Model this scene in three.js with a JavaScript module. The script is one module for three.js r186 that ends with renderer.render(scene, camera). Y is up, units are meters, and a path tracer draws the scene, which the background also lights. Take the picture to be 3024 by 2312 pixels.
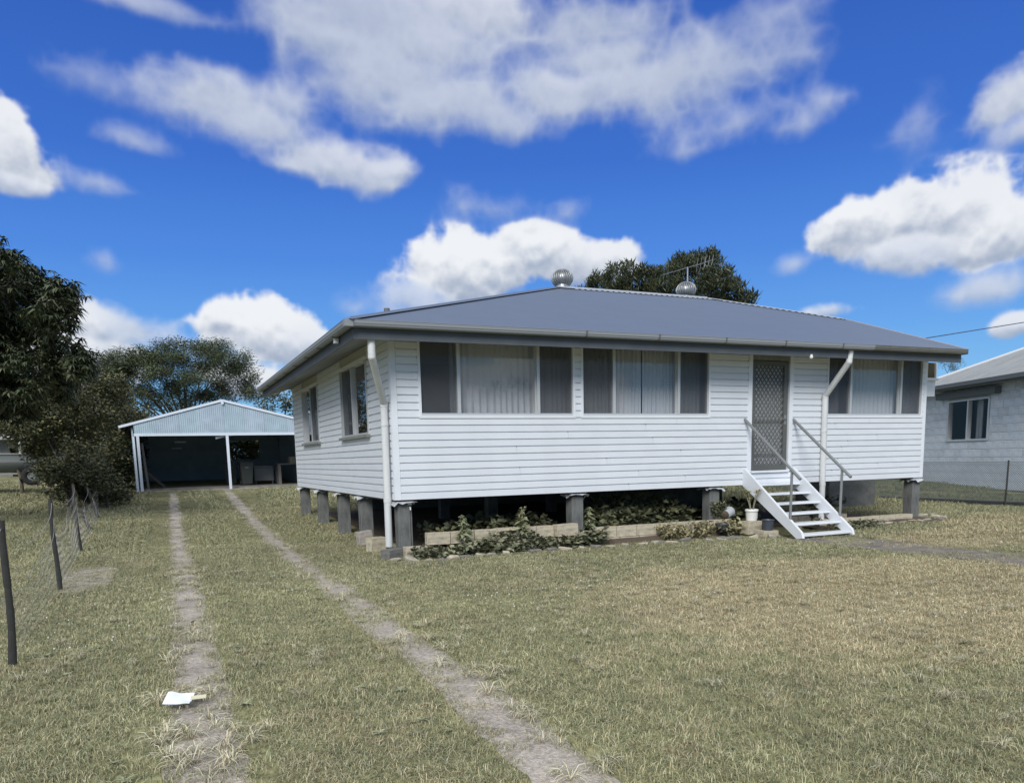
import * as THREE from 'three';
import { mergeGeometries } from 'three/addons/utils/BufferGeometryUtils.js';
import { RoundedBoxGeometry } from 'three/addons/geometries/RoundedBoxGeometry.js';

// ------------------------------------------------------------ camera, sun, exposure
const scene = new THREE.Scene();
const PX = { w: 3024, h: 2312, f: 2322.9, cx: 1512, cy: 1688.8 };
const camera = new THREE.PerspectiveCamera(2 * Math.atan(PX.cy / PX.f) * 180 / Math.PI, PX.w / (2 * PX.cy), 0.1, 1500);
camera.position.set(-3.316, 1.51, 11.884);
camera.rotation.set(-0.14403, -0.41538, -0.02322, 'YXZ');
camera.setViewOffset(PX.w, 2 * PX.cy, 0, 0, PX.w, PX.h);
camera.updateMatrixWorld(true);
scene.add(camera);

const renderer = new THREE.WebGLRenderer({ antialias: true });
renderer.toneMapping = THREE.LinearToneMapping;
renderer.toneMappingExposure = 1.93;
renderer.shadowMap.enabled = true;
const EXPO = 1.93;

const sun = new THREE.DirectionalLight(new THREE.Color(1, 0.975, 0.94), 1.5);
sun.position.set(-47, 59, 70);
sun.target.position.set(0, 0, 0);
sun.castShadow = true;
sun.shadow.radius = 45;
sun.shadow.mapSize.set(2048, 2048);
Object.assign(sun.shadow.camera, { left: -40, right: 40, top: 40, bottom: -40, near: 1, far: 250 });
scene.add(sun, sun.target);

// ------------------------------------------------------------ random numbers and noise
let seed = 1234567;
const rnd = () => { seed = (seed * 1664525 + 1013904223) >>> 0; return seed / 4294967296; };
const rr = (a, b) => a + (b - a) * rnd();
const pick = (a) => a[Math.floor(rnd() * a.length)];
const clamp = (x, a = 0, b = 1) => Math.min(b, Math.max(a, x));
const smooth = (a, b, x) => { const t = clamp((x - a) / (b - a)); return t * t * (3 - 2 * t); };
const mix = (a, b, t) => a + (b - a) * t;
const HT = new Float32Array(4096);
for (let i = 0; i < 4096; i++) HT[i] = rnd();
const h3 = (x, y, z) => HT[((x * 73856093) ^ (y * 19349663) ^ (z * 83492791)) & 4095];
function n3(x, y, z) {
  const X = Math.floor(x), Y = Math.floor(y), Z = Math.floor(z);
  let u = x - X, v = y - Y, w = z - Z;
  u = u * u * (3 - 2 * u); v = v * v * (3 - 2 * v); w = w * w * (3 - 2 * w);
  const a = mix(mix(h3(X, Y, Z), h3(X + 1, Y, Z), u), mix(h3(X, Y + 1, Z), h3(X + 1, Y + 1, Z), u), v);
  const b = mix(mix(h3(X, Y, Z + 1), h3(X + 1, Y, Z + 1), u), mix(h3(X, Y + 1, Z + 1), h3(X + 1, Y + 1, Z + 1), u), v);
  return mix(a, b, w);
}
const fbm = (x, y, z, o = 4) => { let s = 0, a = 0.5, t = 0; for (let i = 0; i < o; i++) { s += a * n3(x, y, z); t += a; a *= 0.5; x = x * 2.03 + 7.1; y = y * 2.03 + 3.7; z = z * 2.03 + 1.3; } return s / t; };
const n2 = (x, z) => fbm(x, 5.5, z, 3);
// tiling noise for textures: period p cells across
function tn(u, v, p, s = 0) {
  const x = u * p, y = v * p, X = Math.floor(x), Y = Math.floor(y);
  let a = x - X, b = y - Y; a = a * a * (3 - 2 * a); b = b * b * (3 - 2 * b);
  const m = (k) => ((k % p) + p) % p;
  return mix(mix(h3(m(X), m(Y), s), h3(m(X + 1), m(Y), s), a), mix(h3(m(X), m(Y + 1), s), h3(m(X + 1), m(Y + 1), s), a), b);
}
const tfbm = (u, v, p, o = 4, s = 0) => { let r = 0, a = 0.5, t = 0; for (let i = 0; i < o; i++) { r += a * tn(u, v, p, s + i * 17); t += a; a *= 0.55; p *= 2; } return r / t; };

// ------------------------------------------------------------ from a pixel of the photograph to a direction and a point
const camQ = camera.quaternion.clone(), EYE = camera.position.clone();
const pixDir = (x, y) => new THREE.Vector3((x - PX.cx) / PX.f, -(y - PX.cy) / PX.f, -1).applyQuaternion(camQ).normalize();
const at = (x, y, dist) => pixDir(x, y).multiplyScalar(dist).add(EYE);

// ------------------------------------------------------------ sky: blue air and cumulus, computed
{
  const W = 4096, H = 2048, data = new Float32Array(W * H * 4), blobs = [];
  const V = 1.3765;
  const add = (cx, cy, rx, ry, s = 1, white = 1) => {
    const c = pixDir(cx * V, cy * V), R = pixDir((cx + rx) * V, cy * V), U = pixDir(cx * V, (cy - ry) * V);
    R.divideScalar(R.dot(c)).sub(c); U.divideScalar(U.dot(c)).sub(c);
    blobs.push({ c, am: Math.min(R.length(), U.length()), R: R.divideScalar(R.lengthSq()), U: U.divideScalar(U.lengthSq()), s, white, lim: Math.cos(Math.min(1.4, 2.2 * Math.max(Math.atan(1 / R.length()), Math.atan(1 / U.length())))) });
  };
  // clouds where the photograph shows them
  [[760, 50, 230, 120, 1, .3], [820, 170, 210, 90, 1, .4], [960, 235, 170, 70, .95, .42], [1000, 30, 230, 90, 1, .62], [1230, 190, 230, 75, 1, .52], [1440, 150, 190, 80, .9, .42], [1590, 110, 120, 70, .7, .35], [1290, 30, 170, 70, .85, .35], [900, 110, 190, 80, 1, .5], [1330, 100, 170, 60, .9, .42], [680, 100, 110, 90, .9, .35], [1080, 265, 110, 45, .8, .42],
    [440, 235, 150, 70, 1, .5], [560, 290, 130, 50, .95, .48], [690, 345, 160, 55, 1, .62], [820, 375, 75, 40, .95, .65], [280, 300, 60, 24, .55, .5], [600, 235, 80, 50, .7, .5],
    [0, 320, 85, 80, 1, .9], [20, 390, 70, 30, .9, .7], [200, 385, 62, 24, .5, .5], [215, 556, 32, 26, .5, .6], [290, 8, 130, 28, .6, .45], [200, 180, 60, 25, .25, .4],
    [1490, 300, 60, 26, .5, .5], [1700, 265, 60, 26, .5, .5], [1765, 225, 50, 40, .55, .6], [1720, 60, 70, 90, .5, .45], [1560, 250, 130, 40, .45, .5], [1960, 270, 40, 50, .35, .5],
    [2160, 215, 95, 62, 1, .68], [2195, 275, 70, 34, .8, .55], [1850, 490, 115, 62, 1, 1], [2030, 425, 140, 78, 1, .9], [2150, 460, 100, 76, 1, .95], [1950, 535, 120, 42, .95, .7],
    [2140, 600, 120, 44, .8, .55], [1700, 566, 34, 20, .5, .6], [2190, 690, 50, 26, .85, .8],
    [1000, 590, 125, 70, 1, 1], [1140, 545, 105, 58, 1, 1], [1270, 575, 110, 52, 1, .9], [900, 645, 90, 40, .7, .7], [1040, 455, 70, 34, .45, .5], [1215, 460, 30, 20, .3, .5],
    [560, 700, 110, 56, 1, 1], [480, 680, 42, 40, .9, 1], [645, 725, 72, 36, .9, .8], [270, 705, 120, 44, .9, .6], [190, 695, 80, 46, 1, .85], [200, 765, 120, 60, .9, .85], [530, 805, 90, 50, .9, .85], [500, 760, 60, 30, .6, .7], [1770, 672, 60, 16, .7, .8], [760, 655, 30, 20, .35, .5],
  ].forEach((a) => add(...a));
  // unseen clouds over the rest of the sky, heavier and whiter to brighten ambient light
  const fwd = pixDir(1512, 700), up = new THREE.Vector3(0, 1, 0);
  for (let k = 0; k < 330; k++) {
    const el = Math.asin(0.06 + 0.9 * rnd()), az = rr(0, Math.PI * 2), c = new THREE.Vector3(Math.cos(el) * Math.cos(az), Math.sin(el), Math.cos(el) * Math.sin(az));
    const local = c.clone().applyQuaternion(camQ.clone().invert()), sx = local.x / -local.z * PX.f + PX.cx, sy = PX.cy - local.y / -local.z * PX.f;
    const size = 0.05 + 0.16 * Math.sin(el), n = 3 + Math.floor(rnd() * 4);
    if (local.z < 0 && sx > -1000 && sx < 4000 && sy > -1900) continue;
    if (el < .5 && rnd() < .62) continue;
    for (let j = 0; j < n; j++) {
      const q = c.clone().add(new THREE.Vector3(rr(-1, 1), rr(-0.35, 0.35), rr(-1, 1)).multiplyScalar(size * 1.5)).normalize();
      const r = new THREE.Vector3().crossVectors(up, q).normalize().multiplyScalar(size * rr(0.7, 1.3)), u = new THREE.Vector3().crossVectors(q, r).normalize().multiplyScalar(size * rr(0.35, 0.6));
      blobs.push({ c: q, am: u.length(), R: r.clone().divideScalar(r.lengthSq()), U: u.clone().divideScalar(u.lengthSq()), s: rr(0.75, 1), white: rr(0.65, 1), lim: Math.cos(Math.min(1.4, 2.2 * r.length())) });
    }
  }
  const stops = [[0, .36, .62, .86], [4, .235, .53, .86], [8, .145, .39, .84], [13, .085, .265, .76], [19, .05, .17, .62], [28, .033, .118, .49], [45, .03, .1, .42], [90, .025, .085, .36]];
  const inv = camQ.clone().invert(), q3 = new THREE.Vector3();
  const inView = (x, y, z) => { q3.set(x, y, z).applyQuaternion(inv); return q3.z < -0.2 && Math.abs(q3.x / q3.z) < 0.72 && q3.y / -q3.z < 0.8; };
  const billow = (x, y, z, o) => { let r = 0, a = 0.5, t = 0; for (let i = 0; i < o; i++) { r += a * (1 - Math.abs(2 * n3(x, y, z) - 1)); t += a; a *= 0.52; x = x * 2.07 + 5.1; y = y * 2.07 + 1.7; z = z * 2.07 + 8.3; } return r / t; };
  const skyAt = (x, y, z, near, base, fine) => {
    let tv = 0, tw = 0, wh = 0, sf = 0, warp = null;
    for (const k of near) {
      const d = x * k.c.x + y * k.c.y + z * k.c.z;
      if (d < k.lim) continue;
      if (!warp) { // ragged cloud edges: bend the place that is looked up
        const a = 9, q = 24;
        warp = [fbm(x * a, y * a, z * a, 3) - .5, fbm(x * a + 31, y * a, z * a + 9, 3) - .5, fbm(x * a + 7, y * a + 17, z * a, 3) - .5, billow(x * q, y * q * 1.1, z * q, fine ? 6 : 2) - .45, fine ? billow(x * q, (y + .009) * q * 1.1, z * q, 4) - .45 : 0];
      }
      const am = k.am * 1.9, px = x / d - k.c.x + warp[0] * am, py = y / d - k.c.y + warp[1] * am, pz = z / d - k.c.z + warp[2] * am;
      const u = px * k.R.x + py * k.R.y + pz * k.R.z, v = px * k.U.x + py * k.U.y + pz * k.U.z;
      const vv = v < 0 ? v * 1.12 : v, f = k.s * (1.02 - Math.sqrt(u * u + vv * vv)), w = Math.exp(6 * f);
      tv += w * v; wh += w * k.white; sf += w * k.s; tw += w;
    }
    if (tw <= 0) return base;
    const w = wh / tw, s = sf / tw, crisp = smooth(.5, .9, w) * smooth(.5, .9, s), den = Math.log(tw) / 6 + warp[3] * mix(.75, .95, crisp);
    const op = smooth(-.12 + .1 * crisp, mix(.85, .32, crisp), den) * mix(.62, .98, smooth(.35, .95, s)) * mix(.86, 1, crisp);
    const lit = smooth(-0.9, 0.6, tv / tw * mix(.5, 1, crisp) + (warp[3] - warp[4]) * mix(.5, 1.3, crisp) + warp[3] * .5 - .05);
    const cr = mix(.36, mix(.48, .88, w), lit), cg = mix(.43, mix(.55, .9, w), lit), cb = mix(.56, mix(.69, .93, w), lit);
    return [mix(base[0], cr, op), mix(base[1], cg, op), mix(base[2], cb, op)];
  };
  const CH = 64;
  for (let row = 0; row < H; row++) {
    const el = ((row + 0.5) / H - 0.5) * Math.PI, deg = el * 180 / Math.PI, ce = Math.cos(el), y = Math.sin(el);
    let base = [0.16, 0.165, 0.13];
    if (deg > 0) { let i = 0; while (deg > stops[i + 1][0]) i++; const t = (deg - stops[i][0]) / (stops[i + 1][0] - stops[i][0]); base = [1, 2, 3].map((k) => mix(stops[i][k], stops[i + 1][k], t)); }
    const inRow = deg > 0 ? blobs.filter((b) => Math.abs(Math.asin(clamp(b.c.y, -1, 1)) - el) < Math.acos(b.lim)) : [];
    let near = inRow;
    for (let col = 0; col < W; col += 4) {
      if (col % CH === 0 && inRow.length) { const am = ((col + CH / 2) / W - 0.5) * 2 * Math.PI, cx = ce * Math.cos(am), cz = ce * Math.sin(am), half = CH / W * Math.PI * ce + .01; near = inRow.filter((b) => Math.acos(clamp(b.c.x * cx + b.c.y * y + b.c.z * cz, -1, 1)) < Math.acos(b.lim) + half); }
      const az4 = ((col + 2) / W - 0.5) * 2 * Math.PI, fine = deg > 0 && inView(ce * Math.cos(az4), y, ce * Math.sin(az4));
      let c = base;
      for (let j = 0; j < 4; j++) {
        const o = (row * W + col + j) * 4;
        if (near.length && (fine || (j === 0 && row % 3 === 0))) { const az = ((col + (fine ? j + 0.5 : 2)) / W - 0.5) * 2 * Math.PI; c = skyAt(ce * Math.cos(az), y, ce * Math.sin(az), near, base, fine); }
        else if (near.length && row % 3) { const p = o - W * 4; c = [data[p] * EXPO, data[p + 1] * EXPO, data[p + 2] * EXPO]; }
        data[o] = c[0] / EXPO; data[o + 1] = c[1] / EXPO; data[o + 2] = c[2] / EXPO; data[o + 3] = 1;
      }
    }
  }
  const sky = new THREE.DataTexture(data, W, H, THREE.RGBAFormat, THREE.FloatType);
  sky.mapping = THREE.EquirectangularReflectionMapping; sky.magFilter = sky.minFilter = THREE.LinearFilter; sky.needsUpdate = true;
  scene.background = sky; scene.environment = sky;
}

// ------------------------------------------------------------ helpers: names, things, shapes, textures
const taken = {};
const numbered = (n) => { const k = taken[n] = (taken[n] ?? -1) + 1; return k ? `${n}_${String(k).padStart(3, '0')}` : n; };
const partNames = new Map();
function finish(o) { o.traverse?.((m) => { if (m.isMesh) { m.castShadow = true; m.receiveShadow = true; } }); return o; }
function tag(o, label, category, group) { o.userData = { ...o.userData, label, category }; if (group) o.userData.group = group; return o; }
function thing(name, label, category, pos = [0, 0, 0], turn = 0, group) {
  const o = new THREE.Group(); o.name = numbered(name); o.position.set(...pos); o.rotation.y = turn; scene.add(o);
  return tag(o, label, category, group);
}
function part(name, geo, mat, parent, pos, rot) {
  const m = new THREE.Mesh(geo, mat); m.castShadow = m.receiveShadow = true;
  if (parent && parent !== scene) { const key = parent.uuid + name, k = partNames.get(key) ?? 0; partNames.set(key, k + 1); m.name = k ? `${name}_${String(k).padStart(3, '0')}` : name; } else m.name = numbered(name);
  if (pos) m.position.set(...pos);
  if (rot) m.rotation.set(...rot);
  (parent ?? scene).add(m); return m;
}
const solo = (name, geo, mat, label, category, pos, rot, group) => tag(part(name, geo, mat, scene, pos, rot), label, category, group);
const structure = (name, geo, mat, pos) => { const m = part(name, geo, mat, scene, pos); m.userData.kind = 'structure'; return m; };
function group(name, parent, pos, rot) { const g = new THREE.Group(); const key = parent.uuid + name, k = partNames.get(key) ?? 0; partNames.set(key, k + 1); g.name = k ? `${name}_${String(k).padStart(3, '0')}` : name; if (pos) g.position.set(...pos); if (rot) g.rotation.set(...rot); parent.add(g); return g; }

// a box with uv in metres; corners given by its two ends
const boxCache = new Map();
function bx(w, h, d) {
  const key = [w, h, d].map((v) => v.toFixed(4)).join();
  if (boxCache.has(key)) return boxCache.get(key);
  const g = new THREE.BoxGeometry(w, h, d), uv = g.attributes.uv, p = g.attributes.position, n = g.attributes.normal;
  for (let i = 0; i < uv.count; i++) {
    const ax = Math.abs(n.getX(i)), ay = Math.abs(n.getY(i));
    if (ax > .5) uv.setXY(i, p.getZ(i), p.getY(i)); else if (ay > .5) uv.setXY(i, p.getX(i), p.getZ(i)); else uv.setXY(i, p.getX(i), p.getY(i));
  }
  boxCache.set(key, g); return g;
}
const bb = (x0, x1, y0, y1, z0, z1) => bx(x1 - x0, y1 - y0, z1 - z0).clone().translate((x0 + x1) / 2, (y0 + y1) / 2, (z0 + z1) / 2);
function partBox(name, x0, x1, y0, y1, z0, z1, mat, parent) { return part(name, bx(x1 - x0, y1 - y0, z1 - z0), mat, parent, [(x0 + x1) / 2, (y0 + y1) / 2, (z0 + z1) / 2]); }
function rbox(w, h, d, r = 0.008, s = 2) { return new RoundedBoxGeometry(w, h, d, s, r); }
const V3 = (x, y, z) => new THREE.Vector3(x, y, z);
function tube(pts, r, seg = 10, n = 0, tension = 0) {
  const c = n ? new THREE.CatmullRomCurve3(pts.map((p) => V3(...p)), false, 'catmullrom', 0.5) : null;
  if (c) return new THREE.TubeGeometry(c, n, r, seg);
  return mergeGeometries(pts.slice(1).map((p, i) => rod(pts[i], p, r, r, seg)));
}
function rod(a, b, r0, r1 = r0, seg = 8, caps = true) {
  const A = V3(...a), B = V3(...b), d = B.clone().sub(A), L = d.length();
  const g = new THREE.CylinderGeometry(r1, r0, L, seg, 1, !caps);
  g.applyQuaternion(new THREE.Quaternion().setFromUnitVectors(V3(0, 1, 0), d.normalize())); g.translate((A.x + B.x) / 2, (A.y + B.y) / 2, (A.z + B.z) / 2);
  return g;
}
function bar(a, b, w, h) { // rectangular bar between two points, h upright
  const A = V3(...a), B = V3(...b), d = B.clone().sub(A), L = d.length(), g = bx(w, h, L).clone();
  const m = new THREE.Matrix4().lookAt(B, A, V3(0, 1, 0)); g.applyMatrix4(m); g.translate((A.x + B.x) / 2, (A.y + B.y) / 2, (A.z + B.z) / 2); return g;
}
function polyGeo(verts, faces, uvScale = 1) { // flat faces given as vertex loops
  const pos = [], uv = [];
  for (const f of faces) {
    const P = f.map((i) => V3(...verts[i])), n = new THREE.Vector3().crossVectors(P[1].clone().sub(P[0]), P[2].clone().sub(P[0])).normalize();
    const ux = Math.abs(n.y) > .95 ? V3(1, 0, 0) : new THREE.Vector3().crossVectors(V3(0, 1, 0), n).normalize(), uy = new THREE.Vector3().crossVectors(n, ux);
    for (let k = 1; k < P.length - 1; k++) for (const q of [P[0], P[k], P[k + 1]]) { pos.push(q.x, q.y, q.z); uv.push(q.dot(ux) * uvScale, q.dot(uy) * uvScale); }
  }
  const g = new THREE.BufferGeometry(); g.setAttribute('position', new THREE.Float32BufferAttribute(pos, 3)); g.setAttribute('uv', new THREE.Float32BufferAttribute(uv, 2)); g.computeVertexNormals(); return g;
}
// straight extrusion of a cross-section (list of [a, b]) along x from 0 to L; a = y, b = z
function profile(sec, L, ends = true) {
  const v = [], f = [], n = sec.length;
  for (const x of [0, L]) for (const [y, z] of sec) v.push([x, y, z]);
  for (let i = 0; i < n; i++) { const j = (i + 1) % n; f.push([i, j, n + j, n + i]); }
  if (ends) { f.push([...Array(n).keys()].reverse()); f.push([...Array(n).keys()].map((i) => n + i)); }
  return polyGeo(v, f);
}
function tex(size, fn, repeat = 1, srgb = true) { // fn(u, v) -> [r, g, b] in 0..1 (sRGB when srgb)
  const d = new Uint8Array(size * size * 4);
  for (let y = 0; y < size; y++) for (let x = 0; x < size; x++) { const c = fn(x / size, y / size), o = (y * size + x) * 4; for (let k = 0; k < 3; k++) d[o + k] = clamp(c[k]) * 255; d[o + 3] = 255; }
  const t = new THREE.DataTexture(d, size, size); t.wrapS = t.wrapT = THREE.RepeatWrapping; t.magFilter = THREE.LinearFilter; t.minFilter = THREE.LinearMipmapLinearFilter; t.generateMipmaps = true;
  t.repeat.set(repeat, repeat); if (srgb) t.colorSpace = THREE.SRGBColorSpace; t.needsUpdate = true; return t;
}
const grey = (fn) => (u, v) => { const g = fn(u, v); return [g, g, g]; };
const lin = (r, g, b) => new THREE.Color().setRGB(r, g, b);
const mat = (r, g, b, rough = 0.8, extra = {}) => new THREE.MeshStandardMaterial({ color: lin(r, g, b), roughness: rough, ...extra });
const clean = tex(512, grey((u, v) => 0.955 + 0.045 * tfbm(u, v, 6, 5, 3)), 0.5);
const mottle = tex(512, grey((u, v) => 0.86 + 0.14 * tfbm(u, v, 8, 5, 3)), 0.5);
const mottleStrong = tex(512, (u, v) => { const a = tfbm(u, v, 5, 5, 9), b = tfbm(u, v, 40, 2, 5), g = 0.6 + 0.34 * a + 0.12 * (b - .5); return [g, g * .99, g * .96]; }, 0.8);
const grain = tex(256, grey((u, v) => tfbm(u, v, 32, 3, 11)), 4, false);
const streak = tex(512, (u, v) => { const g = .8 + .2 * tfbm(u, v * .12, 24, 3, 21) - .05 * tfbm(u, v, 60, 2, 2); return [g, g, g * .985]; }, 0.7);

const M = {
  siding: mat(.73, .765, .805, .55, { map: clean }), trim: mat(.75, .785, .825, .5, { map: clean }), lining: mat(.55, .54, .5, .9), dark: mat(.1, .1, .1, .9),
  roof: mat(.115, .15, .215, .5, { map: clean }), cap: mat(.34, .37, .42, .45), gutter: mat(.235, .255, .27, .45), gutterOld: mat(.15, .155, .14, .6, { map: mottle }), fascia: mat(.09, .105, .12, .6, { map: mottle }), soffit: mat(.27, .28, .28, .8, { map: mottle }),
  alu: mat(.52, .54, .55, .4, { metalness: .25 }), sill: mat(.28, .29, .27, .7, { map: streak }), pipe: mat(.72, .74, .74, .45, { map: mottle }),
  glass: new THREE.MeshPhysicalMaterial({ color: 0xffffff, transmission: 1, thickness: 0, roughness: 0, ior: 1.55 }), glassDull: new THREE.MeshPhysicalMaterial({ color: 0xffffff, transmission: 1, thickness: 0, roughness: 0, ior: 1.18 }),
  screen: new THREE.MeshStandardMaterial({ color: lin(.075, .085, .1), roughness: .9, transparent: true, opacity: .58 }),
  curtain: new THREE.MeshPhysicalMaterial({ color: lin(.47, .5, .53), roughness: 1, transmission: .2, thickness: 0, side: THREE.DoubleSide }), curtainDark: mat(.34, .35, .37, 1, { side: THREE.DoubleSide }),
  stump: mat(.235, .25, .26, .85, { map: mottleStrong, bumpMap: grain, bumpScale: .002 }), antcap: mat(.62, .64, .66, .4, { metalness: .4 }),
  galv: mat(.42, .44, .45, .42, { metalness: .75, map: mottle }), steelPaint: mat(.2, .215, .22, .5), screenDoor: mat(.1, .105, .1, .5), doorPanel: mat(.66, .69, .72, .7),
  block: mat(.86, .79, .64, .95, { map: mottleStrong, bumpMap: grain, bumpScale: .004 }), stone: mat(.72, .68, .6, .95, { map: mottleStrong, bumpMap: grain, bumpScale: .006 }), concrete: mat(.36, .345, .33, .95, { map: mottleStrong, bumpMap: grain, bumpScale: .004 }),
  slab: mat(.25, .26, .26, .9, { map: mottleStrong }), timber: mat(.2, .17, .14, .9, { map: streak }), post: mat(.075, .075, .072, .95, { map: streak, bumpMap: grain, bumpScale: .006 }), greyTimber: mat(.22, .21, .19, .95, { map: streak }),
  plasticDark: mat(.05, .06, .075, .45), plasticWhite: mat(.74, .74, .7, .4), binGreen: mat(.05, .06, .055, .5), wire: mat(.42, .41, .39, .5, { metalness: .5 }), wireGrey: mat(.34, .36, .38, .5, { metalness: .5 }),
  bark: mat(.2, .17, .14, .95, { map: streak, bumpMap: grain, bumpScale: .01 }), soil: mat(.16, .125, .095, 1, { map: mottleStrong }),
};

// ------------------------------------------------------------ the ground
const ground = (x, z) => { // metres above the lawn before the house: rises gently to the back and to the left
  const back = Math.max(0, -z - 2), soft = back < 2 ? back * back / 4 : back - 1;
  return 0.0265 * Math.min(soft, 45) * 1.03 + 0.055 * Math.max(0, Math.min(9, -x - 5.5)) * smooth(-2, -14, z) + .12 * smooth(13.5, 16.2, x) * 0 + 0.26 * smooth(16.4, 19.5, x);
};
const leftTrack = [[-3.22, 14], [-3.215, 8], [-3.18, 5.4], [-3.16, 3.6], [-3.13, .9], [-3.1, -3.4], [-3.07, -8.5], [-2.98, -15], [-2.9, -21.6]];
const rightTrack = [[-1.75, 14], [-1.66, 8.8], [-1.63, 8.1], [-1.57, 7.3], [-1.55, 6.5], [-1.56, 5.2], [-1.51, 3.75], [-1.48, 1.5], [-1.45, -1.1], [-1.4, -5], [-1.3, -9.5], [-1.12, -16], [-.95, -21.6]];
const alongTrack = (t, z) => { for (let i = 1; i < t.length; i++) if (z >= t[i][1]) { const k = clamp((z - t[i][1]) / (t[i - 1][1] - t[i][1])); return mix(t[i][0], t[i - 1][0], k); } return t[t.length - 1][0]; };
const trackHalf = (z, s) => { // uneven worn width, closed in places where grass has grown over
  const n = fbm(z * .9 + s, s * 3.1, 2.2, 3), m = n3(z * 2.6, s, 9);
  return Math.max(0, (s < 5 ? mix(.14, .11, smooth(0, 6, z)) : mix(.145, .125, smooth(0, 6, z))) * (0.55 + .9 * n) - .12 * smooth(.45, .68, m) * smooth(-6, 3, z));
};
const dirtNear = (x, z) => { // 1 well inside a track, 0 outside
  let d = 0;
  for (const [t, s] of [[leftTrack, 3], [rightTrack, 8]]) if (z > -22) { const h = trackHalf(z, s), q = Math.abs(x - alongTrack(t, z) - .05 * (n3(z * 3, s, 4) - .5)); d = Math.max(d, smooth(h + .035, h - .035, q + .07 * (n3(x * 14, 3, z * 14) - .5))); }
  return d;
};
const dryness = (x, z) => { // 0 green, 1 straw: the brown stretch before the steps, and patches
  const a = smooth(1.35, .6, Math.hypot((x - 3.7) / 3.0, (z - 6.0) / 2.45)), b = smooth(1.3, .6, Math.hypot((x - 9.6) / 2.4, (z - 3.0) / 1.3)), c = smooth(1.3, .6, Math.hypot((x - 13) / 2.4, (z - 1.2) / .9));
  return clamp(Math.max(a * .95, b * .8, c * .9) * (0.5 + .9 * n2(x * 1.3, z * 1.3)) + .5 * (n2(x * .55 + 9, z * .55) - .5) + .35 * (n2(x * 2.6, z * 2.6 + 5) - .5) + .1);
};
{
  const axis = (stops) => { const out = []; for (let i = 1; i < stops.length; i++) { const [a] = stops[i - 1], [b, n] = stops[i]; for (let k = 0; k < n; k++) out.push(a + (b - a) * k / n); } out.push(stops[stops.length - 1][0]); return out; };
  const xs = axis([[-600, 0], [-60, 10], [-12, 40], [-6, 30], [14, 120], [22, 30], [60, 16], [600, 10]]), zs = axis([[-900, 0], [-90, 12], [-30, 40], [-2, 70], [12, 110], [20, 12], [300, 8]]);
  const pos = [], uv = [], col = [], idx = [];
  for (const z of zs) for (const x of xs) {
    const bump = Math.abs(x) < 60 && Math.abs(z) < 60 ? .02 * (n3(x * .8, 1, z * .8) - .5) : 0, y = ground(x, z) + bump, d = dryness(x, z), v = .8 + .4 * n2(x * .7 + 3, z * .7);
    pos.push(x, y, z); uv.push(x, z); col.push(v * mix(.8, 1.05, d), v * mix(.86, .9, d), v * mix(.7, .74, d));
  }
  for (let j = 0; j < zs.length - 1; j++) for (let i = 0; i < xs.length - 1; i++) { const a = j * xs.length + i, b = a + xs.length; idx.push(a, b, a + 1, b, b + 1, a + 1); }
  const g = new THREE.BufferGeometry(); g.setAttribute('position', new THREE.Float32BufferAttribute(pos, 3)); g.setAttribute('uv', new THREE.Float32BufferAttribute(uv, 2)); g.setAttribute('color', new THREE.Float32BufferAttribute(col, 3)); g.setIndex(idx); g.computeVertexNormals();
  const t = tex(1024, (u, v) => { const a = tfbm(u, v, 6, 6, 4), b = tfbm(u, v, 90, 2, 8), c = .47 + .2 * (a - .5) + .3 * (b - .5); return [c * 1.03, c * 1.0, c * .78]; }, 1 / 3);
  structure('ground', g, new THREE.MeshStandardMaterial({ map: t, vertexColors: true, roughness: 1, color: lin(1.25, 1.25, 1.25) }));
}
const lay = (x, z) => ground(x, z) + .02 * (n3(x * .8, 1, z * .8) - .5);
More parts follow.
